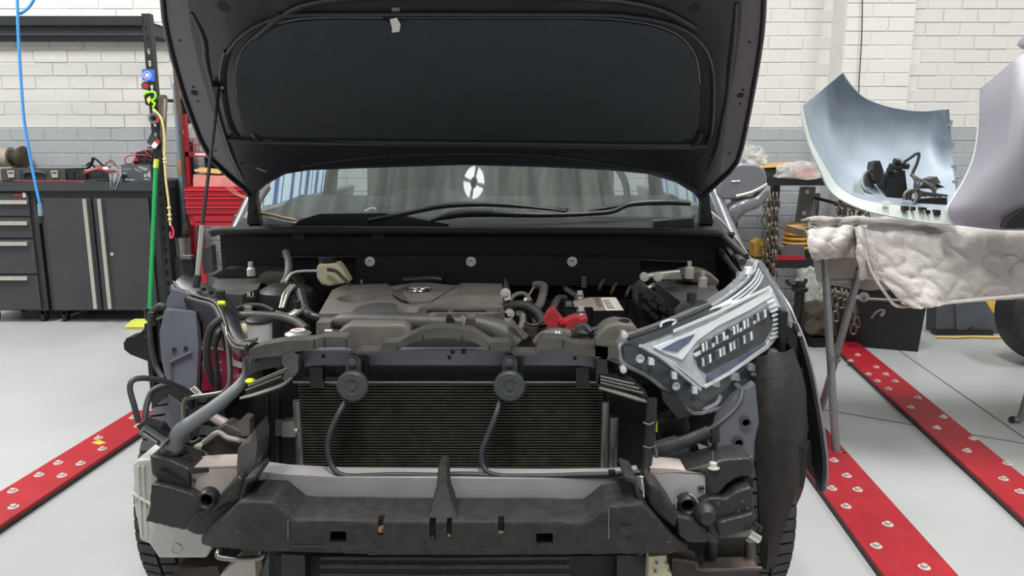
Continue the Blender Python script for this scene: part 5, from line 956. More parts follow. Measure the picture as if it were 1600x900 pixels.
tp('horn_cable', [(540, 627, 1.55), (528, 648, 1.53), (516, 675, 1.52), (512, 700, 1.515), (516, 722, 1.51), (527, 739, 1.50), (545, 744, 1.50), (575, 743.5, 1.50), (620, 742, 1.50), (684, 743, 1.50)], .0058, 'cable', car); tp('horn_cable', [(781, 628, 1.55), (774, 650, 1.53), (762, 680, 1.52), (753, 705, 1.515), (754, 725, 1.51), (764, 739, 1.50), (785, 744, 1.50)], .0058, 'cable', car)
tp('loom', [(684, 742, 1.50), (730, 741, 1.50), (785, 744, 1.50), (850, 744, 1.50), (910, 742, 1.50), (960, 741, 1.505), (1000, 738, 1.51)], .0062, 'cable', car)
tr('loom_clip', [(951, 742), (952, 738), (962, 738), (962, 743)], 1.495, .015, 'blk', car, .002)
cx0, cx1 = P(469, 660, 1.62).x, P(941, 660, 1.62).x; cz1, cz0 = P(700, 597, 1.62).z, .26
cn = box('condenser', (cx0, 1.632, cz0), (cx1, 1.66, cz1), 'core', car)
bm = B(); z = cz0+.005
while z < cz1-.003:
    b_box(bm, (cx0, 1.618, z), (cx1, 1.634, z+.0022)); z += .0066
obj('tubes', bm, 'tubes', cn, 0, kind='stuff')
box('top_rail', (cx0-.01, 1.615, cz1-.001), (cx1+.01, 1.621, cz1+.003), 'tank_alu', cn, .0005); box('bottom_rail', (cx0-.01, 1.612, cz0-.006), (cx1+.01, 1.64, cz0), 'rust', cn)
cyl('header_tank', V(cx0-.006, 1.625, cz0-.01), V(cx0-.006, 1.625, P(468, 627, 1.62).z), .0095, 'tank_alu', cn); cyl('header_tank', V(cx1+.006, 1.625, cz0-.01), V(cx1+.006, 1.625, P(942, 628, 1.62).z), .0095, 'tank_alu', cn)
rx = P(957, 690, 1.63).x; cyl('receiver_drier', V(rx, 1.64, cz0), V(rx, 1.64, P(957, 652, 1.63).z), .0145, 'tank_alu', cn, bevel=.003)
tr('clamp_block', [(441, 683), (441, 660), (459, 658), (461, 683)], 1.60, .03, 'alu', cn, .003); tr('clamp_plate', [(430, 681), (430, 657), (446, 657), (446, 681)], 1.61, .01, 'tank_alu', cn, .002); cyl('clamp_pipe', P(458, 673, 1.61), P(466, 673, 1.61), .006, 'alu', cn)
for x in (494, 910): tr('rubber_mount', [(x-10, 606), (x-10, 574), (x+10, 574), (x+10, 592), (x+14, 606)], 1.61, .02, 'blk', cn, .004)
tr('side_shroud', [(400, 745), (395, 640), (400, 605), (455, 590), (466, 600), (463, 740)], 1.70, .02, 'blk_soft', car); tr('side_shroud', [(946, 740), (948, 600), (1012, 620), (1015, 740)], 1.70, .02, 'blk_soft', car)
for x in (415, 432): tr('shroud_rib', [(x, 730), (x, 620), (x+4, 618), (x+4, 730)], 1.69, .012, 'blk', car)
# deflectors with ribs
for nm, pts, lip, ribs in (('l', [(378, 620), (392, 608), (462, 570), (466, 582), (440, 602), (400, 618)], [(376, 622, 1.53), (400, 616, 1.53), (440, 602, 1.535), (456, 590, 1.54)], [((384, 610), (440, 588)), ((388, 603), (445, 580)), ((395, 598), (450, 575))]), ('r', [(934, 604), (936, 585), (988, 592), (1000, 606), (1012, 618), (1012, 628)], [(936, 606, 1.53), (965, 614, 1.53), (995, 623, 1.54), (1012, 628, 1.55)], [((938, 588), (990, 600)), ((938, 593), (998, 607)), ((938, 598), (1004, 614))])):
    df = tr('air_deflector', pts, 1.55, .05, 'blk', car, .003); tp('deflector_lip', lip, [.006, .008, .009, .006], 'pl_dust', df, flat=.5)
    for a, b in ribs: tp('deflector_rib', [(*a, 1.545), (*b, 1.545)], .003, 'pl_dust', df, n=5)
cols('support_end', [(386, 558, 588, 1.58), (400, 556, 580, 1.56), (430, 555, 574, 1.555), (452, 553, 600, 1.56)], .03, 'blk', car, .004)
tr('support_corner', [(441, 556), (455, 550), (466, 556), (466, 580), (450, 600), (441, 592), (446, 580), (440, 566)], 1.545, .03, 'pl_grey', car, .004); cyl('support_plug', P(401, 560, 1.557), P(401, 560, 1.57), .006, 'blk_soft', car, n=12); tp('support_seam', [(392, 545, 1.553), (392, 568, 1.558)], .003, 'pl_grey', car)
tr('vertical_stay', [(387, 605), (386, 570), (410, 568), (412, 600)], 1.60, .04, 'blk', car, .003); lathe('yellow_clip', P(391, 595, 1.57), (0, 0, 1), [(.009, -.004), (.011, 0), (.008, .004), (.001, .006)], 'yellow_clip', car, 12)
cols('support_end', [(930, 540, 560, 1.55), (950, 542, 562, 1.55), (968, 548, 570, 1.56)], .03, 'pl_grey', car, .003); tr('support_corner', [(932, 560), (948, 556), (950, 584), (938, 602), (932, 596)], 1.55, .03, 'blk', car, .004)
# --- bumper beam and absorber
cols('bumper_beam', [(404, 736, 790, 1.53), (440, 741, 790, 1.505), (530, 746, 790, 1.49), (690, 747, 790, 1.485), (850, 748, 790, 1.49), (960, 747, 790, 1.505), (1000, 742, 790, 1.53)], .05, 'beam_alu', car, .003)
ab_ = cols('bumper_absorber', [(314, 840, 852, 1.47), (330, 822, 857, 1.435), (352, 806, 858, 1.41), (374, 785, 860, 1.385), (426, 785, 863, 1.375), (458, 812, 864, 1.37), (588, 814, 868, 1.365), (690, 814, 869, 1.365), (780, 815, 869, 1.365), (920, 816, 868, 1.37), (950, 792, 867, 1.375), (1003, 789, 867, 1.385), (1030, 815, 866, 1.41), (1055, 842, 865, 1.44), (1076, 851, 863, 1.47)], .105, 'foam', car)
mould(ab_, .0042, 3)
cs = []
for x0, y0, x1, y1 in ((515, 831, 541, 850), (838, 834, 864, 852)): cs.append(prism('cutter', [P(x, y, 1.366)-V(0, .05, 0) for x, y in ((x0, y0), (x1, y0), (x1, y1), (x0, y1))], V(0, .2, 0), 'blk', None, .005))
for x0, x1, y1 in ((590, 599, 838), (671, 681, 845), (698, 706, 842), (778, 788, 838)): cs.append(prism('cutter', [P(x, y, 1.366)-V(0, .05, 0) for x, y in ((x0, 808), (x1, 808), (x1, y1), (x0, y1))], V(0, .072, 0), 'blk', None, .003))
cut(ab_, cs)
tw = [[(683, 728), (699, 728), (700, 766), (716, 812), (667, 812), (682, 766)]]
mtr('absorber_tower', [(684, 729, 1.45), (699, 729, 1.45), (701, 766, 1.425), (716, 814, 1.375), (667, 814, 1.375), (682, 766, 1.425)], 1.42, .06, 'foam', ab_, .004)
for x0, x1, y in ((455, 507, 854), (607, 645, 857), (731, 784, 858), (576, 594, 866)): tp('mould_line', [(x0, y, 1.366), (x1, y, 1.366)], .0014, 'foam_dark', ab_, n=5)
for x, y, r in ((376, 820, 13), (984, 806, 11), (888, 833, 10), (1046, 855, 9), (1000, 858, 9), (720, 833, 11), (822, 857, 12)):
    tp('mould_ring', [(x+r*math.cos(q*math.pi/6+.8), y+r*math.sin(q*math.pi/6+.8)*.95, 1.372 if x < 950 and x > 400 else 1.385) for q in range(11)], .0009, 'foam_dark', ab_, n=4, k=2)
for x in (450, 951): tp('mould_seam', [(x, 812 if x < 600 else 795, 1.368), (x, 842, 1.368)], .0014, 'pl_dust', ab_, n=5)
tr('recycle_mark', [(966, 822), (986, 822), (986, 838), (966, 838)], 1.377, .004, 'foam_dark', ab_, .001)
tp('mark_letter', [(971, 835, 1.376), (971, 825, 1.376), (981, 835, 1.376), (981, 825, 1.376)], .001, 'pl_dust', ab_, n=4, k=1)
for x, y in ((594, 829), (783, 836), (677, 846), (702, 842)): crumb = crumple('leaf_debris', [(x-4, y+4), (x-3, y-4), (x+3, y-4), (x+4, y+3)], 1.375, .015, 'wood', x, .002); attach(crumb, ab_)
# absorber end straps
for x0, s in ((376, 1), (1000, -1)):
    mtr('absorber_strap', [(x0-4*s, 806), (x0-3*s, 780), (x0+6*s, 748), (x0+24*s, 742), (x0+26*s, 750), (x0+10*s, 758), (x0+2*s, 800)], 1.405, .09, 'foam', ab_, .006)
# lower grille bars
lg = tr('lower_grille', [(430, 930), (430, 869), (1010, 869), (1010, 930)], 1.58, .04, 'blk_soft', car)
for y, th in ((872, 2), (884, 4), (897, 2)): tp('grille_bar', [(500, y, 1.56), (700, y+1, 1.56), (890, y, 1.56)], .001*th+.0015, 'tubes' if th > 2 else 'pl_grey', lg, n=6)
tr('lower_bracket', [(440, 930), (440, 866), (476, 868), (478, 930)], 1.52, .04, 'blk', car, .004); tr('lower_bracket', [(964, 930), (964, 868), (1010, 868), (1008, 930)], 1.54, .04, 'blk', car, .004)
tp('tow_loop', [(344, 858, 1.43), (340, 864, 1.42), (344, 871, 1.415), (378, 874, 1.415), (404, 872, 1.415), (411, 866, 1.42), (409, 860, 1.43)], .0055, 'steel', car)
tr('tow_bracket', [(340, 905), (358, 886), (372, 874), (398, 874), (400, 905)], 1.46, .04, 'plate_alu', car, .004)
tr('lower_arm_plate', [(1012, 930), (1014, 870), (1040, 868), (1050, 900), (1052, 930)], 1.47, .03, 'cream_tank', car, .003)
for x, y in ((1026, 880), (1046, 892), (1042, 880), (1024, 893)): cyl('rivet', P(x, y, 1.462), P(x, y, 1.475), .003, 'steel', car, n=10)
tr('lower_arm', [(1050, 930), (1050, 872), (1064, 873), (1092, 880), (1096, 890), (1185, 889), (1190, 930)], 1.5, .05, 'rust', car, .006); tp('arm_edge', [(1050, 872, 1.49), (1085, 878, 1.49), (1098, 890, 1.49), (1190, 888, 1.49)], .004, 'pl_grey', car)
# --- left corner: crash can, brackets, washer tank, conduit
wt_ = mtr('washer_tank', [(207, 724), (214, 719), (236, 718), (262, 745), (330, 800), (330, 856), (322, 873), (248, 873), (232, 849), (219, 846), (209, 792)], 1.54, .13, 'tank_white', car, .010)
for x in (220, 228): tp('tank_rib', [(x-4, 728, 1.537), (x-3, 760, 1.537), (x+1, 840, 1.537)], .003, 'tank_white', wt_, n=6)
tp('tank_seam', [(208, 772, 1.537), (222, 780, 1.537), (236, 788, 1.537)], .004, 'tank_white', wt_); tp('tank_ring', [(276+8*math.cos(a*.7), 858+8*math.sin(a*.7), 1.539) for a in range(10)], .0015, 'tank_white', wt_, n=5)
tr('crash_can', [(297, 732), (330, 731), (372, 730), (372, 768), (352, 790), (312, 768), (297, 770)], 1.50, .03, 'plate_alu', car, .003); cols('can_top', [(296, 731, 733, 1.5), (330, 728, 732, 1.5), (372, 727, 731, 1.5)], .06, 'plate_alu', car)
lathe('tow_eye', P(323, 781, 1.435), (0, -1, 0), [(.02, -.02), (.0205, 0), (.017, .006), (.012, .002), (.011, -.02), (.001, -.02)], 'blk', car, 24); cyl('can_bolt', P(303, 752, 1.495), P(303, 752, 1.5), .004, 'blk_soft', car, n=10)
trz('bracket_top', [(233, 712), (262, 704), (330, 716), (345, 728), (298, 734)], .535, .01, 'foam_dark', car, .003)
mtr('left_bracket', [(233, 712, 1.51), (262, 718, 1.50), (296, 733, 1.49), (297, 772, 1.49), (270, 768, 1.5), (236, 742, 1.51)], 1.5, .09, 'foam_dark', car, .008)
tr('bracket_dent', [(244, 738), (270, 746), (292, 755), (290, 772), (268, 766), (246, 752)], 1.488, .05, 'blk_soft', car, .006)
mtr('left_bracket', [(235, 756), (262, 760), (300, 772), (322, 790), (318, 800), (304, 812), (290, 830), (262, 824), (226, 815), (232, 800)], 1.475, .09, 'foam_dark', car, .012)
mtr('left_bracket', [(318, 800), (345, 785), (372, 775), (374, 800), (340, 820), (326, 840), (300, 836), (288, 828), (302, 806)], 1.455, .08, 'foam_dark', car, .014)
mtr('left_bracket', [(352, 764), (372, 745), (380, 750), (378, 785), (352, 790), (330, 806), (330, 790)], 1.44, .07, 'foam_dark', car, .01)
lathe('bracket_cap', Z(292, 722, .537), (0, 0, 1), [(.012, 0), (.012, .006), (.009, .007), (.009, .014), (.001, .014)], 'foam_dark', car, 16); tr('tank_neck', [(290, 712), (300, 700), (320, 704), (332, 716), (312, 722)], 1.6, .04, 'tank_white', car, .006)
tr('left_stay', [(372, 770), (370, 728), (372, 700), (390, 690), (398, 670), (402, 690), (400, 720), (384, 752)], 1.47, .08, 'pl_grey', car, .004)
mtr('left_guard', [(304, 718), (318, 690), (334, 675), (352, 662), (374, 672), (396, 690), (388, 720), (372, 728)], 1.60, .05, 'pl_grey', car, .008); tp('guard_edge', [(318, 692, 1.59), (340, 676, 1.59), (356, 684, 1.59), (384, 690, 1.59)], .006, 'plate_alu', car); tr('guard_tab', [(372, 660), (380, 652), (390, 655), (390, 680), (378, 682)], 1.56, .03, 'pl_dust', car, .004)
tp('inner_pipe', [(320, 640, 1.68), (340, 655, 1.66), (370, 670, 1.65), (390, 668, 1.65)], .012, 'plate_alu', car); tp('wire_hook', [(292, 680, 1.6), (296, 690, 1.6), (304, 691, 1.6), (314, 686, 1.6)], .005, 'pl_grey', car); tr('dark_block', [(314, 650), (318, 640), (350, 640), (352, 660), (330, 668)], 1.66, .04, 'blk', car, .008)
tp('filler_conduit', [(386, 560, 1.66), (384, 585, 1.63), (372, 605, 1.60), (340, 632, 1.57), (305, 657, 1.55), (284, 672, 1.54), (275, 688, 1.54), (272, 706, 1.54)], [.010, .011, .013, .0145, .0155, .017, .018, .019], 'conduit', car, n=14); lathe('conduit_flange', P(272, 706, 1.54), (0, 0, 1), [(.026, 0), (.026, .005), (.02, .008), (.018, .01)], 'blk', car, 24)
tp('loose_cable', [(216, 660, 1.52), (210, 635, 1.52), (203, 608, 1.53), (208, 594, 1.54), (228, 591, 1.56), (262, 597, 1.6), (288, 610, 1.64), (300, 616, 1.66)], .0062, 'cable', car)
tp('wheel_cable', [(226, 656, 1.56), (230, 630, 1.58), (240, 610, 1.6), (262, 602, 1.62), (285, 607, 1.64), (296, 618, 1.65)], .007, 'cable', car); tp('side_cable', [(236, 488, 1.74), (234, 510, 1.74), (237, 545, 1.74), (245, 575, 1.74), (256, 592, 1.72)], .0065, 'cable', car)
sb = tr('wheel_sensor', [(213, 666), (222, 660), (250, 668), (264, 690), (256, 698), (236, 690)], 1.52, .03, 'blk', car, .006); tr('sensor_case', [(216, 677), (223, 667), (259, 691), (252, 700)], 1.505, .02, 'tank_alu', sb, .002); tr('sensor_slot', [(221, 677), (224, 673), (250, 691), (248, 696)], 1.503, .008, 'blk_soft', sb)
for k in range(7): x = 224+k*3.2; y = 676+k*2.15; tr('sensor_print', [(x, y), (x+2, y+1.3), (x+1.3, y+3), (x-.7, y+1.7)], 1.502, .003, 'text_white', sb)
tr('paper_label', [(296, 608), (304, 603), (315, 614), (308, 619)], 1.62, .002, 'white', car); 
for k in range(3): tr('label_lines', [(299+k*3, 608.5+k*2.4), (303+k*3, 606+k*2.4), (304+k*3, 607+k*2.4), (300+k*3, 609.5+k*2.4)], 1.619, .002, 'case_grey', car)
# black side lamp bracket at left
lb = tr('wing_bracket', [(193, 536), (198, 528), (212, 526), (232, 508), (250, 500), (254, 566), (230, 564), (204, 554), (194, 546)], 1.86, .05, 'blk_gloss', car, .006); tp('bracket_loom', [(230, 495, 1.84), (238, 486, 1.83), (250, 478, 1.83), (258, 480, 1.83)], .008, 'cable', car)
for x, y in ((230, 526), (238, 556)): cyl('bracket_hole', P(x, y, 1.855), P(x, y, 1.865), .005, 'white', lb, n=12)
for k in range(3): tp('loom_plug', [(228+k*5, 482+k*6, 1.83), (232+k*5, 500+k*4, 1.83)], .007, 'grime' if k == 1 else 'blk', car)
# --- right corner
tr('crash_can', [(1008, 741), (1060, 738), (1103, 741), (1103, 778), (1070, 778), (1050, 790), (1008, 760)], 1.50, .03, 'beam_alu', car, .003); cols('can_top', [(1016, 731, 741, 1.5), (1056, 733, 739, 1.5), (1102, 740, 742, 1.5)], .06, 'plate_alu', car)
lathe('can_ring', P(1074, 790, 1.485), (0, -1, 0), [(.024, -.01), (.025, .0), (.021, .001), (.021, -.01), (.024, -.01)], 'beam_alu', car, 24); lathe('tow_eye', P(1074, 790, 1.475), (0, -1, 0), [(.02, -.02), (.0205, 0), (.017, .006), (.012, .002), (.011, -.02), (.001, -.02)], 'blk', car, 24)
tp('can_slot', [(1091, 763, 1.497), (1100, 762, 1.497)], .0035, 'blk_soft', car)
mtr('right_bracket', [(1064, 737, 1.5), (1100, 726, 1.5), (1128, 719, 1.5), (1172, 716, 1.51), (1180, 724, 1.51), (1178, 745, 1.51), (1160, 745, 1.5), (1136, 758, 1.49), (1120, 778, 1.49), (1104, 780, 1.49), (1104, 742, 1.49)], 1.5, .08, 'foam_dark', car, .008)
tr('bracket_dent', [(1122, 775), (1136, 760), (1160, 748), (1178, 746), (1177, 762), (1150, 770)], 1.53, .05, 'blk_soft', car, .006)
mtr('right_bracket', [(1094, 786), (1110, 778), (1134, 780), (1152, 768), (1176, 761), (1180, 800), (1180, 822), (1150, 832), (1126, 842), (1112, 838), (1098, 812)], 1.475, .08, 'foam_dark', car, .012)
mtr('right_bracket', [(1118, 818), (1178, 802), (1182, 825), (1174, 830), (1126, 843)], 1.46, .06, 'foam_dark', car, .008)
mtr('right_bracket', [(1056, 806), (1080, 812), (1100, 824), (1108, 840), (1104, 850), (1078, 850), (1060, 838)], 1.445, .07, 'foam_dark', car, .014); mtr('right_bracket', [(1012, 754), (1030, 762), (1050, 790), (1060, 808), (1056, 826), (1030, 808), (1014, 790)], 1.43, .07, 'foam', car, .012)
lathe('boss', P(1104, 806, 1.45), (0, -1, 0), [(.022, -.02), (.022, 0), (.014, .012), (.001, .016)], 'foam_dark', car, 20)
for x, y in ((1158, 782), (1166, 794), (1152, 798), (1120, 786)): tr('bracket_mark', [(x, y), (x+4, y-1), (x+4, y+3), (x, y+4)], 1.472, .004, 'pl_grey', car)
lathe('bracket_bolt', P(1114, 731, 1.50), (0, 0, 1), [(.014, 0), (.014, .003), (.009, .003), (.008, .012), (.001, .013)], 'zinc', car, 12); cyl('bracket_stud', P(1114, 726, 1.505), P(1113, 705, 1.51), .002, 'steel', car)
tp('end_tube', [(1170, 833, 1.45), (1186, 843, 1.45)], .009, 'alu', car); tp('end_clip', [(1178, 818, 1.46), (1188, 824, 1.46), (1186, 830, 1.46)], .004, 'blk', car)
tr('lower_panel', [(1100, 850), (1112, 842), (1180, 838), (1184, 890), (1098, 890)], 1.56, .03, 'pl_grey', car, .006); tp('panel_rib', [(1114, 845, 1.55), (1112, 884, 1.55)], .012, 'pl_grey', car); tp('panel_rib', [(1172, 845, 1.55), (1170, 884, 1.55)], .010, 'pl_grey', car)
# right loom tube, inner structure
tp('wrapped_loom', [(1018, 622, 1.55), (1016, 660, 1.54), (1013, 700, 1.53), (1010, 735, 1.51), (1012, 756, 1.49)], [.012, .013, .012, .01, .01], 'blk', car, n=10)
for y in (660, 697, 712): blob = tp('cable_tie', [(1005, y, 1.525), (1014, y+3, 1.52), (1022, y, 1.525)], .002, 'pl_dust', car, n=5)
tp('cable_tie', [(1000, 745, 1.49), (1010, 746, 1.48), (1022, 746, 1.49)], .0022, 'white', car, n=5); tp('cable_tie', [(1003, 748, 1.48), (1006, 770, 1.47), (1004, 790, 1.44)], .0018, 'white', car, n=5)
ip = tr('right_apron', [(1120, 735), (1106, 690), (1120, 640), (1180, 600), (1190, 700), (1180, 720)], 1.70, .03, 'paint_in', car, .006); tr('apron_plate', [(1035, 735), (1030, 700), (1060, 690), (1130, 715), (1064, 736)], 1.60, .04, 'paint_in', car, .005); mtr('inner_cover', [(1030, 700), (1026, 660), (1050, 650), (1075, 650), (1080, 672), (1056, 690)], 1.66, .05, 'blk', car, .012)
for x, y in ((1165, 660), (1154, 692)): lathe('apron_ring', P(x, y, 1.695), (0, -1, 0), [(.013, 0), (.013, .004), (.009, .004), (.008, 0)], 'pl_grey', ip, 18)
tr('apron_label', [(1036, 626), (1034, 612), (1060, 620), (1080, 650), (1060, 655)], 1.6, .03, 'blk', car, .006)
tr('strut_bar', [(1080, 700), (1088, 690), (1096, 712), (1092, 722), (1086, 722)], 1.58, .02, 'blk', car, .004)
tp('corrugated_tube', [(1022, 700, 1.58), (1050, 696, 1.57), (1070, 690, 1.565), (1090, 682, 1.56), (1108, 674, 1.56)], .0125, 'cable', car, n=12, k=12, rib=.12)
tp('headlight_loom', [(1108, 672, 1.56), (1126, 660, 1.56), (1145, 643, 1.57), (1156, 628, 1.58), (1160, 610, 1.6)], .0065, 'cable', car); tp('headlight_loom', [(1112, 668, 1.57), (1117, 690, 1.57), (1113, 710, 1.56), (1126, 714, 1.56), (1150, 716, 1.56), (1176, 716, 1.55)], .006, 'cable', car)
tp('loom_plug', [(1115, 668, 1.56), (1117, 690, 1.56)], .012, 'blk', car); tp('loom_end', [(1022, 690, 1.58), (1026, 712, 1.56), (1021, 728, 1.55), (1014, 740, 1.54)], .005, 'cable', car)
yp = tr('yellow_plug', [(1017, 674), (1017, 660), (1027, 659), (1027, 675)], 1.56, .014, 'yellow_plug', car, .002); tr('plug_body', [(1018, 659), (1020, 642), (1025, 642), (1028, 659)], 1.56, .014, 'blk', yp, .003); cyl('plug_pin', P(1021, 676, 1.565), P(1021, 685, 1.565), .004, 'can_white', yp)
# --- headlight
def HY(px, py): return 1.52+.30*max(0, min(1, (px-965)/270))+.05*max(0, (560-py)/150)-.03*max(0, (py-560)/90)
def HL(px, py, o=0): return P(px, py, HY(px, py)+o)
HO = [(967, 546), (974, 534), (1027, 516), (1064, 501), (1102, 484), (1142, 458), (1168, 435), (1180, 412), (1188, 409), (1206, 438), (1222, 462), (1232, 488), (1236, 508), (1230, 528), (1214, 546), (1200, 558), (1204, 575), (1197, 590), (1165, 614), (1140, 630), (1110, 642), (1084, 646), (1062, 630), (1035, 606), (1009, 586), (984, 574), (970, 564)]
hl = prism('headlight', [HL(x, y, .045) for x, y in HO], V(0, .06, 0), 'lamp_house', car, .006)
hl['label'] = 'clear headlight with chrome reflector and stacked lamp cells'
bz_ = [(1004, 541), (1060, 520), (1140, 482), (1206, 450), (1222, 485), (1217, 520), (1180, 553), (1099, 606), (1086, 592), (1062, 572), (1032, 555)]
prism('bezel', [HL(x, y, .03) for x, y in bz_], V(0, .02, 0), 'lamp_smoke', hl, .004)
prism('reflector_strip', [HL(x, y, .022) for x, y in ((1022, 543), (1070, 524), (1120, 500), (1165, 474), (1207, 452), (1206, 463), (1172, 484), (1122, 509), (1090, 532), (1066, 562), (1040, 552))], V(0, .012, 0), 'reflector', hl, .003)
prism('blue_cell', [HL(x, y, .018) for x, y in ((1034, 546), (1060, 532), (1086, 522), (1078, 534), (1058, 550))], V(0, .006, 0), 'lens_blue', hl, .002)
prism('light_guide', [HL(x, y, .018) for x, y in ((1084, 554), (1196, 493), (1197, 496), (1087, 558))], V(0, .006, 0), 'led_strip', hl, .001)
prism('light_guide', [HL(x, y, .018) for x, y in ((1100, 603), (1140, 580), (1196, 540), (1214, 518), (1219, 490), (1222, 492), (1219, 523), (1200, 545), (1140, 586), (1102, 607))], V(0, .006, 0), 'led_strip', hl, .001)
prism('light_guide', [HL(x, y, .018) for x, y in ((1052, 516), (1120, 488), (1176, 460), (1204, 447), (1205, 450), (1176, 464), (1120, 492), (1052, 520))], V(0, .006, 0), 'led_strip', hl, .001)
prism('cell_field', [HL(x, y, .024) for x, y in ((1084, 549), (1100, 537), (1134, 516), (1196, 482), (1208, 492), (1206, 512), (1196, 532), (1150, 560), (1104, 584), (1092, 574))], V(0, .01, 0), 'lamp_dark', hl, .003)
prism('lower_field', [HL(x, y, .03) for x, y in ((974, 540), (1004, 543), (1032, 558), (1064, 577), (1086, 596), (1098, 609), (1150, 582), (1196, 552), (1200, 562), (1196, 586), (1160, 612), (1110, 638), (1084, 642), (1062, 626), (1035, 602), (1009, 582), (976, 562))], V(0, .014, 0), 'lamp_dark', hl, .003)
prism('blue_trim', [HL(x, y, .02) for x, y in ((1104, 590), (1150, 564), (1196, 534), (1200, 540), (1152, 572), (1106, 598))], V(0, .006, 0), 'lens_blue', hl, .002)
for row in (0, 1):
    for k in range(5):
        x = 1104+k*21.5; y = (539 if row == 0 else 562)-k*11.8
        if row == 1 and k == 4: continue
        c_ = prism('lamp_cell', [HL(a, b, .014) for a, b in ((x-9, y-1), (x+8, y-10), (x+9, y+4), (x-8, y+14))], V(0, .012, 0), 'lamp_mid', hl, .003)
        for q in range(3): prism('cell_facet', [HL(x-7+q*5.4, y-.5-q*2.8, .009), HL(x-4+q*5.4, y-2-q*2.8, .009), HL(x-3+q*5.4, y+9-q*2.8, .009), HL(x-6+q*5.4, y+11-q*2.8, .009)], V(0, .007, 0), ('reflector', 'lamp_smoke', 'lamp_dark')[(q+k+row) % 3], c_, .001)  # facet tones alternate bright to dark, painting in lens shading
for k in range(9):
    y = 470+k*7; x = 1205+9*math.sin(k/8*2.6); prism('indicator_rib', [HL(x-6, y+2, .012), HL(x+6, y-2, .012), HL(x+6, y+1, .012), HL(x-6, y+5, .012)], V(0, .008, 0), 'reflector', hl, .001)
for a in ([(1010, 546), (1040, 562), (1070, 582), (1096, 604)], [(1000, 540), (1034, 560), (1066, 586), (1094, 609)]): tube('inner_edge', [HL(*p, .015) for p in a], .004, 'lamp_smoke', hl)
for x, y, w in ((1018, 566, 9), (1054, 588, 8), (1086, 611, 8), (1150, 590, 12), (1120, 600, 10), (1210, 552, 12), (1175, 575, 10)): prism('mount_tab', [HL(x-w*.5, y+4, .0), HL(x-w*.4, y-5, .0), HL(x+w*.5, y-4, .0), HL(x+w*.5, y+5, .0)], V(0, .02, 0), 'lamp_smoke' if w < 9.5 else 'haze_clear', hl, .002)
for x, y in ((1000, 560), (1056, 603)): lathe('adjuster', HL(x, y, .012), (0, -1, 0), [(.009, 0), (.009, .004), (.006, .004), (.006, .001), (.001, .001)], 'lamp_smoke', hl, 14)
dome('outer_lens', [HL(x, y, .03) for x, y in HO], V(-.01, -.055, 0), 'lens', hl, 6)
tube('lens_rim', [HL(x, y, .034) for x, y in HO+HO[:1]], .0045, 'haze_clear', hl, k=2, n=6)
for k, (x, y) in enumerate(((1172, 424), (1160, 432), (1154, 444), (1146, 452))): prism('top_clip', [HL(x-7, y+5, .04), HL(x-5, y-5, .04), HL(x+4, y-6, .04), HL(x+6, y+4, .04)], V(0, .02, 0), 'reflector' if k == 0 else 'haze_clear', hl, .003)
tube('side_clip', [HL(966, 566, .04), HL(957, 562, .05), HL(956, 546, .05), HL(964, 538, .04)], .004, 'steel', hl)
for x, y in ((976, 524), (974, 578)): lathe('lamp_bolt', HL(x, y, .02), (0, -1, 0), [(.007, -.02), (.007, .004), (.004, .006), (.001, .006)], 'zinc', hl, 14)
tube('top_handle', [HL(1032, 511, .02), HL(1035, 504, .02), HL(1048, 500, .02), HL(1056, 502, .02), HL(1050, 508, .02)], .003, 'lamp_smoke', hl)
tube('lamp_top_bar', [HL(980, 529, .03), HL(1030, 512, .03), HL(1080, 492, .03), HL(1110, 478, .03)], .006, 'blk', hl); 
for a in ([(1100, 640), (1120, 630), (1126, 618)], [(1150, 622), (1160, 612), (1150, 600)], [(1180, 600), (1188, 592), (1176, 584)]): tube('lens_foot', [HL(*p, .01) for p in a], .005, 'haze_clear', hl)
for k in range(3):
    tube('upper_groove', [HL(1120+k*6, 480+k*1, .03), HL(1150+k*6, 462+k*2, .028), HL(1176+k*4, 440+k*3, .03), HL(1186+k*3, 420+k*5, .035)], .003, 'lamp_smoke', hl)
# --- right wing (fender), liner and arch edge
crest = [(1104, 326, 2.62), (1126, 345, 2.52), (1150, 374, 2.36), (1176, 410, 2.2), (1200, 440, 2.05), (1226, 468, 1.95), (1242, 500, 1.9), (1250, 528, 1.88)]
inn = [(1094, 336, 2.60), (1112, 360, 2.48), (1134, 388, 2.32), (1158, 420, 2.16), (1184, 448, 2.02), (1210, 478, 1.93), (1230, 508, 1.89), (1240, 536, 1.88)]
Cc, Ii = smooth_path([P(*p) for p in crest], 4), smooth_path([P(*p) for p in inn], 4)
fe = sheet('right_wing', [Ii, [a.lerp(b, .5)+V(0, 0, .004) for a, b in zip(Ii, Cc)], Cc, [p+V(.004, .03, -.05) for p in Cc], [p+V(.006, .06, -.16) for p in Cc]], .006, 'paint', car, 70)
tube('wing_edge', [p+V(0, -.003, .002) for p in Cc], .003, 'alu', fe, k=1, n=6); tube('wing_channel', [p+V(-.02, -.002, -.004) for p in Ii[:22]], .010, 'blk', car, k=1, n=8); tube('wing_drain', [P(1150, 398, 2.24), P(1160, 410, 2.18)], .012, 'pl_grey', car)
xe = [(1244, 505, 1.86), (1256, 535, 1.83), (1267, 575, 1.80), (1277, 625, 1.78), (1286, 680, 1.76), (1291, 730, 1.75), (1288, 768, 1.75)]
xi_ = [(1236, 520, 1.87), (1249, 560, 1.85), (1258, 600, 1.83), (1266, 650, 1.81), (1272, 700, 1.8), (1276, 735, 1.8), (1281, 764, 1.79)]
Xe, Xi = smooth_path([P(*p) for p in xe], 4), smooth_path([P(*p) for p in xi_], 4)
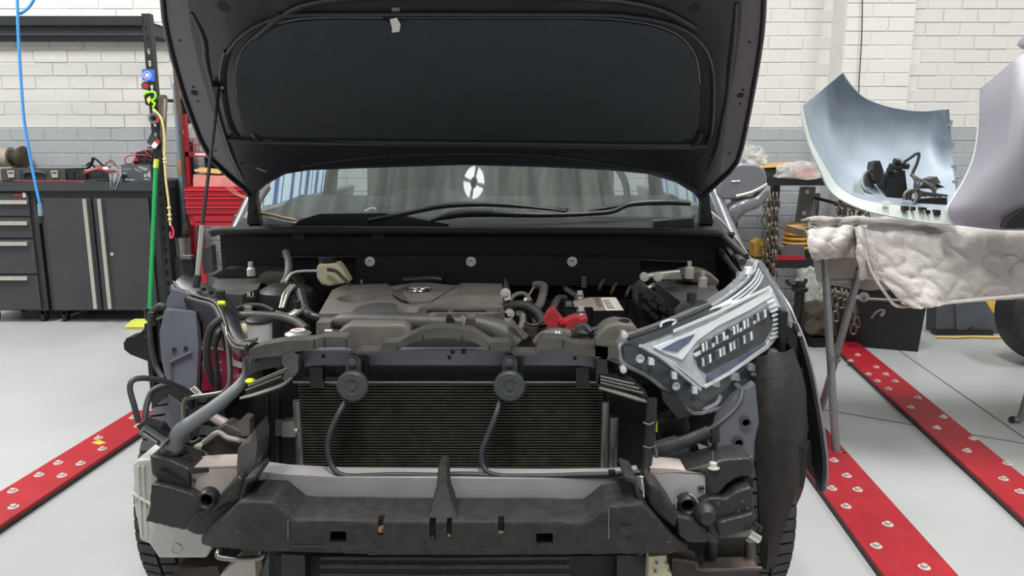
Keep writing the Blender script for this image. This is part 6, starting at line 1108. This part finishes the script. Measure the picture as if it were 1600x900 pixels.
ae = sheet('wing_front_edge', [[a.lerp(b, s) for a, b in zip(Xe, Xi)] for s in (0, .5, 1)], .008, 'blk', car, 50)
tube('painted_edge', [p+V(.003, 0, 0) for p in Xe], .0032, 'panel_mauve', ae, k=1, n=8)
sheet('wing_side', [Xe, [p+V(.01, .14, .0) for p in Xe]], .003, 'paint', ae, 60)
for y in (582, 642, 680, 720): 
    x = 1256+(y-582)*.14; tr('edge_lug', [(x-7, y+7), (x-8, y-5), (x+2, y-8), (x+6, y+8)], 1.82, .01, 'blk', ae, .002)
lg_ = tr('edge_ring', [(1268, 720), (1266, 708), (1272, 702), (1279, 706), (1280, 722)], 1.8, .006, 'blk', ae, .002)
tr('wing_bracket_plate', [(1222, 505), (1236, 512), (1248, 530), (1256, 560), (1246, 558), (1236, 540)], 1.84, .02, 'blk_gloss', car, .004); cyl('plate_bolt', P(1250, 522, 1.83), P(1250, 522, 1.85), .006, 'alu', car)
LL = [(1176, 560, 1.80), (1178, 600, 1.76), (1180, 650, 1.72), (1182, 700, 1.70), (1186, 760, 1.68), (1190, 820, 1.66), (1192, 885, 1.66)]
LM = [(1206, 552, 1.76), (1212, 600, 1.71), (1216, 650, 1.68), (1218, 700, 1.66), (1216, 760, 1.65), (1208, 820, 1.645), (1200, 885, 1.65)]
LR = [(1236, 545, 1.80), (1254, 600, 1.78), (1257, 650, 1.76), (1257, 700, 1.75), (1252, 760, 1.73), (1228, 815, 1.71), (1204, 884, 1.69)]
a_, b_, c_ = [smooth_path([P(*p) for p in l], 4) for l in (LL, LM, LR)]
ln = sheet('arch_liner', [a_, [x.lerp(y, .5)+V(0, -.01, 0) for x, y in zip(a_, b_)], b_, [x.lerp(y, .5)+V(0, -.015, 0) for x, y in zip(b_, c_)], c_], .006, 'liner', car, 70)
tr('liner_lug', [(1222, 700), (1250, 694), (1258, 700), (1254, 762), (1240, 762), (1222, 740)], 1.70, .04, 'liner', ln, .012); tube('liner_edge', [p+V(0, -.002, 0) for p in a_], .004, 'pl_dust', ln, k=1, n=6)
# --- front tyres
def tyre(xo, s):
    w, r, ay = .19, .305, 1.965; c = V(xo-s*w/2, ay, r)
    t = lathe('front_tyre', c, (s, 0, 0), [(.2, -w*.45), (r*.86, -w*.5), (r*.95, -w*.47), (r-.012, -w*.38), (r-.008, 0), (r-.012, w*.38), (r*.95, w*.47), (r*.86, w*.5), (.2, w*.45), (.17, w*.2), (.02, w*.2)], 'rubber', car, 56)
    bm = B(); n = 60
    for q in range(n):
        for k, (x0, x1, dr) in enumerate(((-.47, -.27, .012), (-.23, -.04, .005), (.0, .19, .005), (.23, .47, .012))):
            a0 = (q+.08+.2*(k % 2))/n*2*math.pi; a1 = (q+.86+.2*(k % 2))/n*2*math.pi
            def pt(a, x, rr): return c+V(s*x*w, rr*math.cos(a), rr*math.sin(a))
            e0 = .012 if k == 0 else 0; e1 = .012 if k == 3 else 0
            ro = [pt(a0, x0, r-e0), pt(a0, x1, r-e1), pt(a1, x1, r-e1), pt(a1, x0, r-e0)]; ri = [pt(a0, x0, r-.03), pt(a0, x1, r-.03), pt(a1, x1, r-.03), pt(a1, x0, r-.03)]
            b_loft(bm, [ri, ro])
    obj('tread', bm, 'tread', t, 20, kind='stuff')
    cyl('brake_disc', c+V(-s*.08, 0, 0), c+V(-s*.06, 0, 0), .14, 'rust', t)
tyre(-.895, -1); tyre(P(1247, 770, 1.69).x, 1)
tr('knuckle_cover', [(256, 690), (258, 640), (268, 622), (290, 640), (296, 690), (270, 700)], 1.70, .06, 'paint_in', car, .014)
tr('wheel_arch', [(236, 640), (240, 610), (262, 600), (300, 625), (300, 640), (262, 615)], 1.66, .02, 'blk', car, .004)
tr('under_tray', [(262, 930), (272, 890), (340, 884), (350, 930)], 1.62, .04, 'rust', car, .008)
tr('subframe', [(420, 940), (420, 780), (1000, 780), (1000, 940)], 1.72, .05, 'blk_soft', car)
# --- four-leaf ceiling lamp (mirrored in the windscreen)
q = PL(732, 285, WB, V(0, -SL, 1).normalized()); n_ = V(0, -SL, 1).normalized(); d_ = (q-V(0, 0, CAMH)).normalized(); r_ = d_-2*d_.dot(n_)*n_
tl = (3.9-q.z)/r_.z; lc = q+r_*tl
lm = thing('leaf_lamp', (lc.x, lc.y, 4.12), 'four leaf ceiling lamp above the car', 'lamp')
cyl('stem', lc+V(0, 0, .02), V(lc.x, lc.y, 4.12), .02, 'blk', lm); cyl('hub', lc+V(0, 0, -.01), lc+V(0, 0, .03), .03, 'blk', lm)
for k in range(4):
    a = k*math.pi/2+.5; pts = []
    for j in range(9): b = a-.62+1.24*j/8; pts.append(lc+V(math.cos(b)*.12, math.sin(b)*.12, 0))
    for j in range(4): b = a+.5-1.0*j/3; pts.append(lc+V(math.cos(b)*.045, math.sin(b)*.045, 0))
    lf = prism('leaf', pts, V(0, 0, .012), 'led', lm, .002)
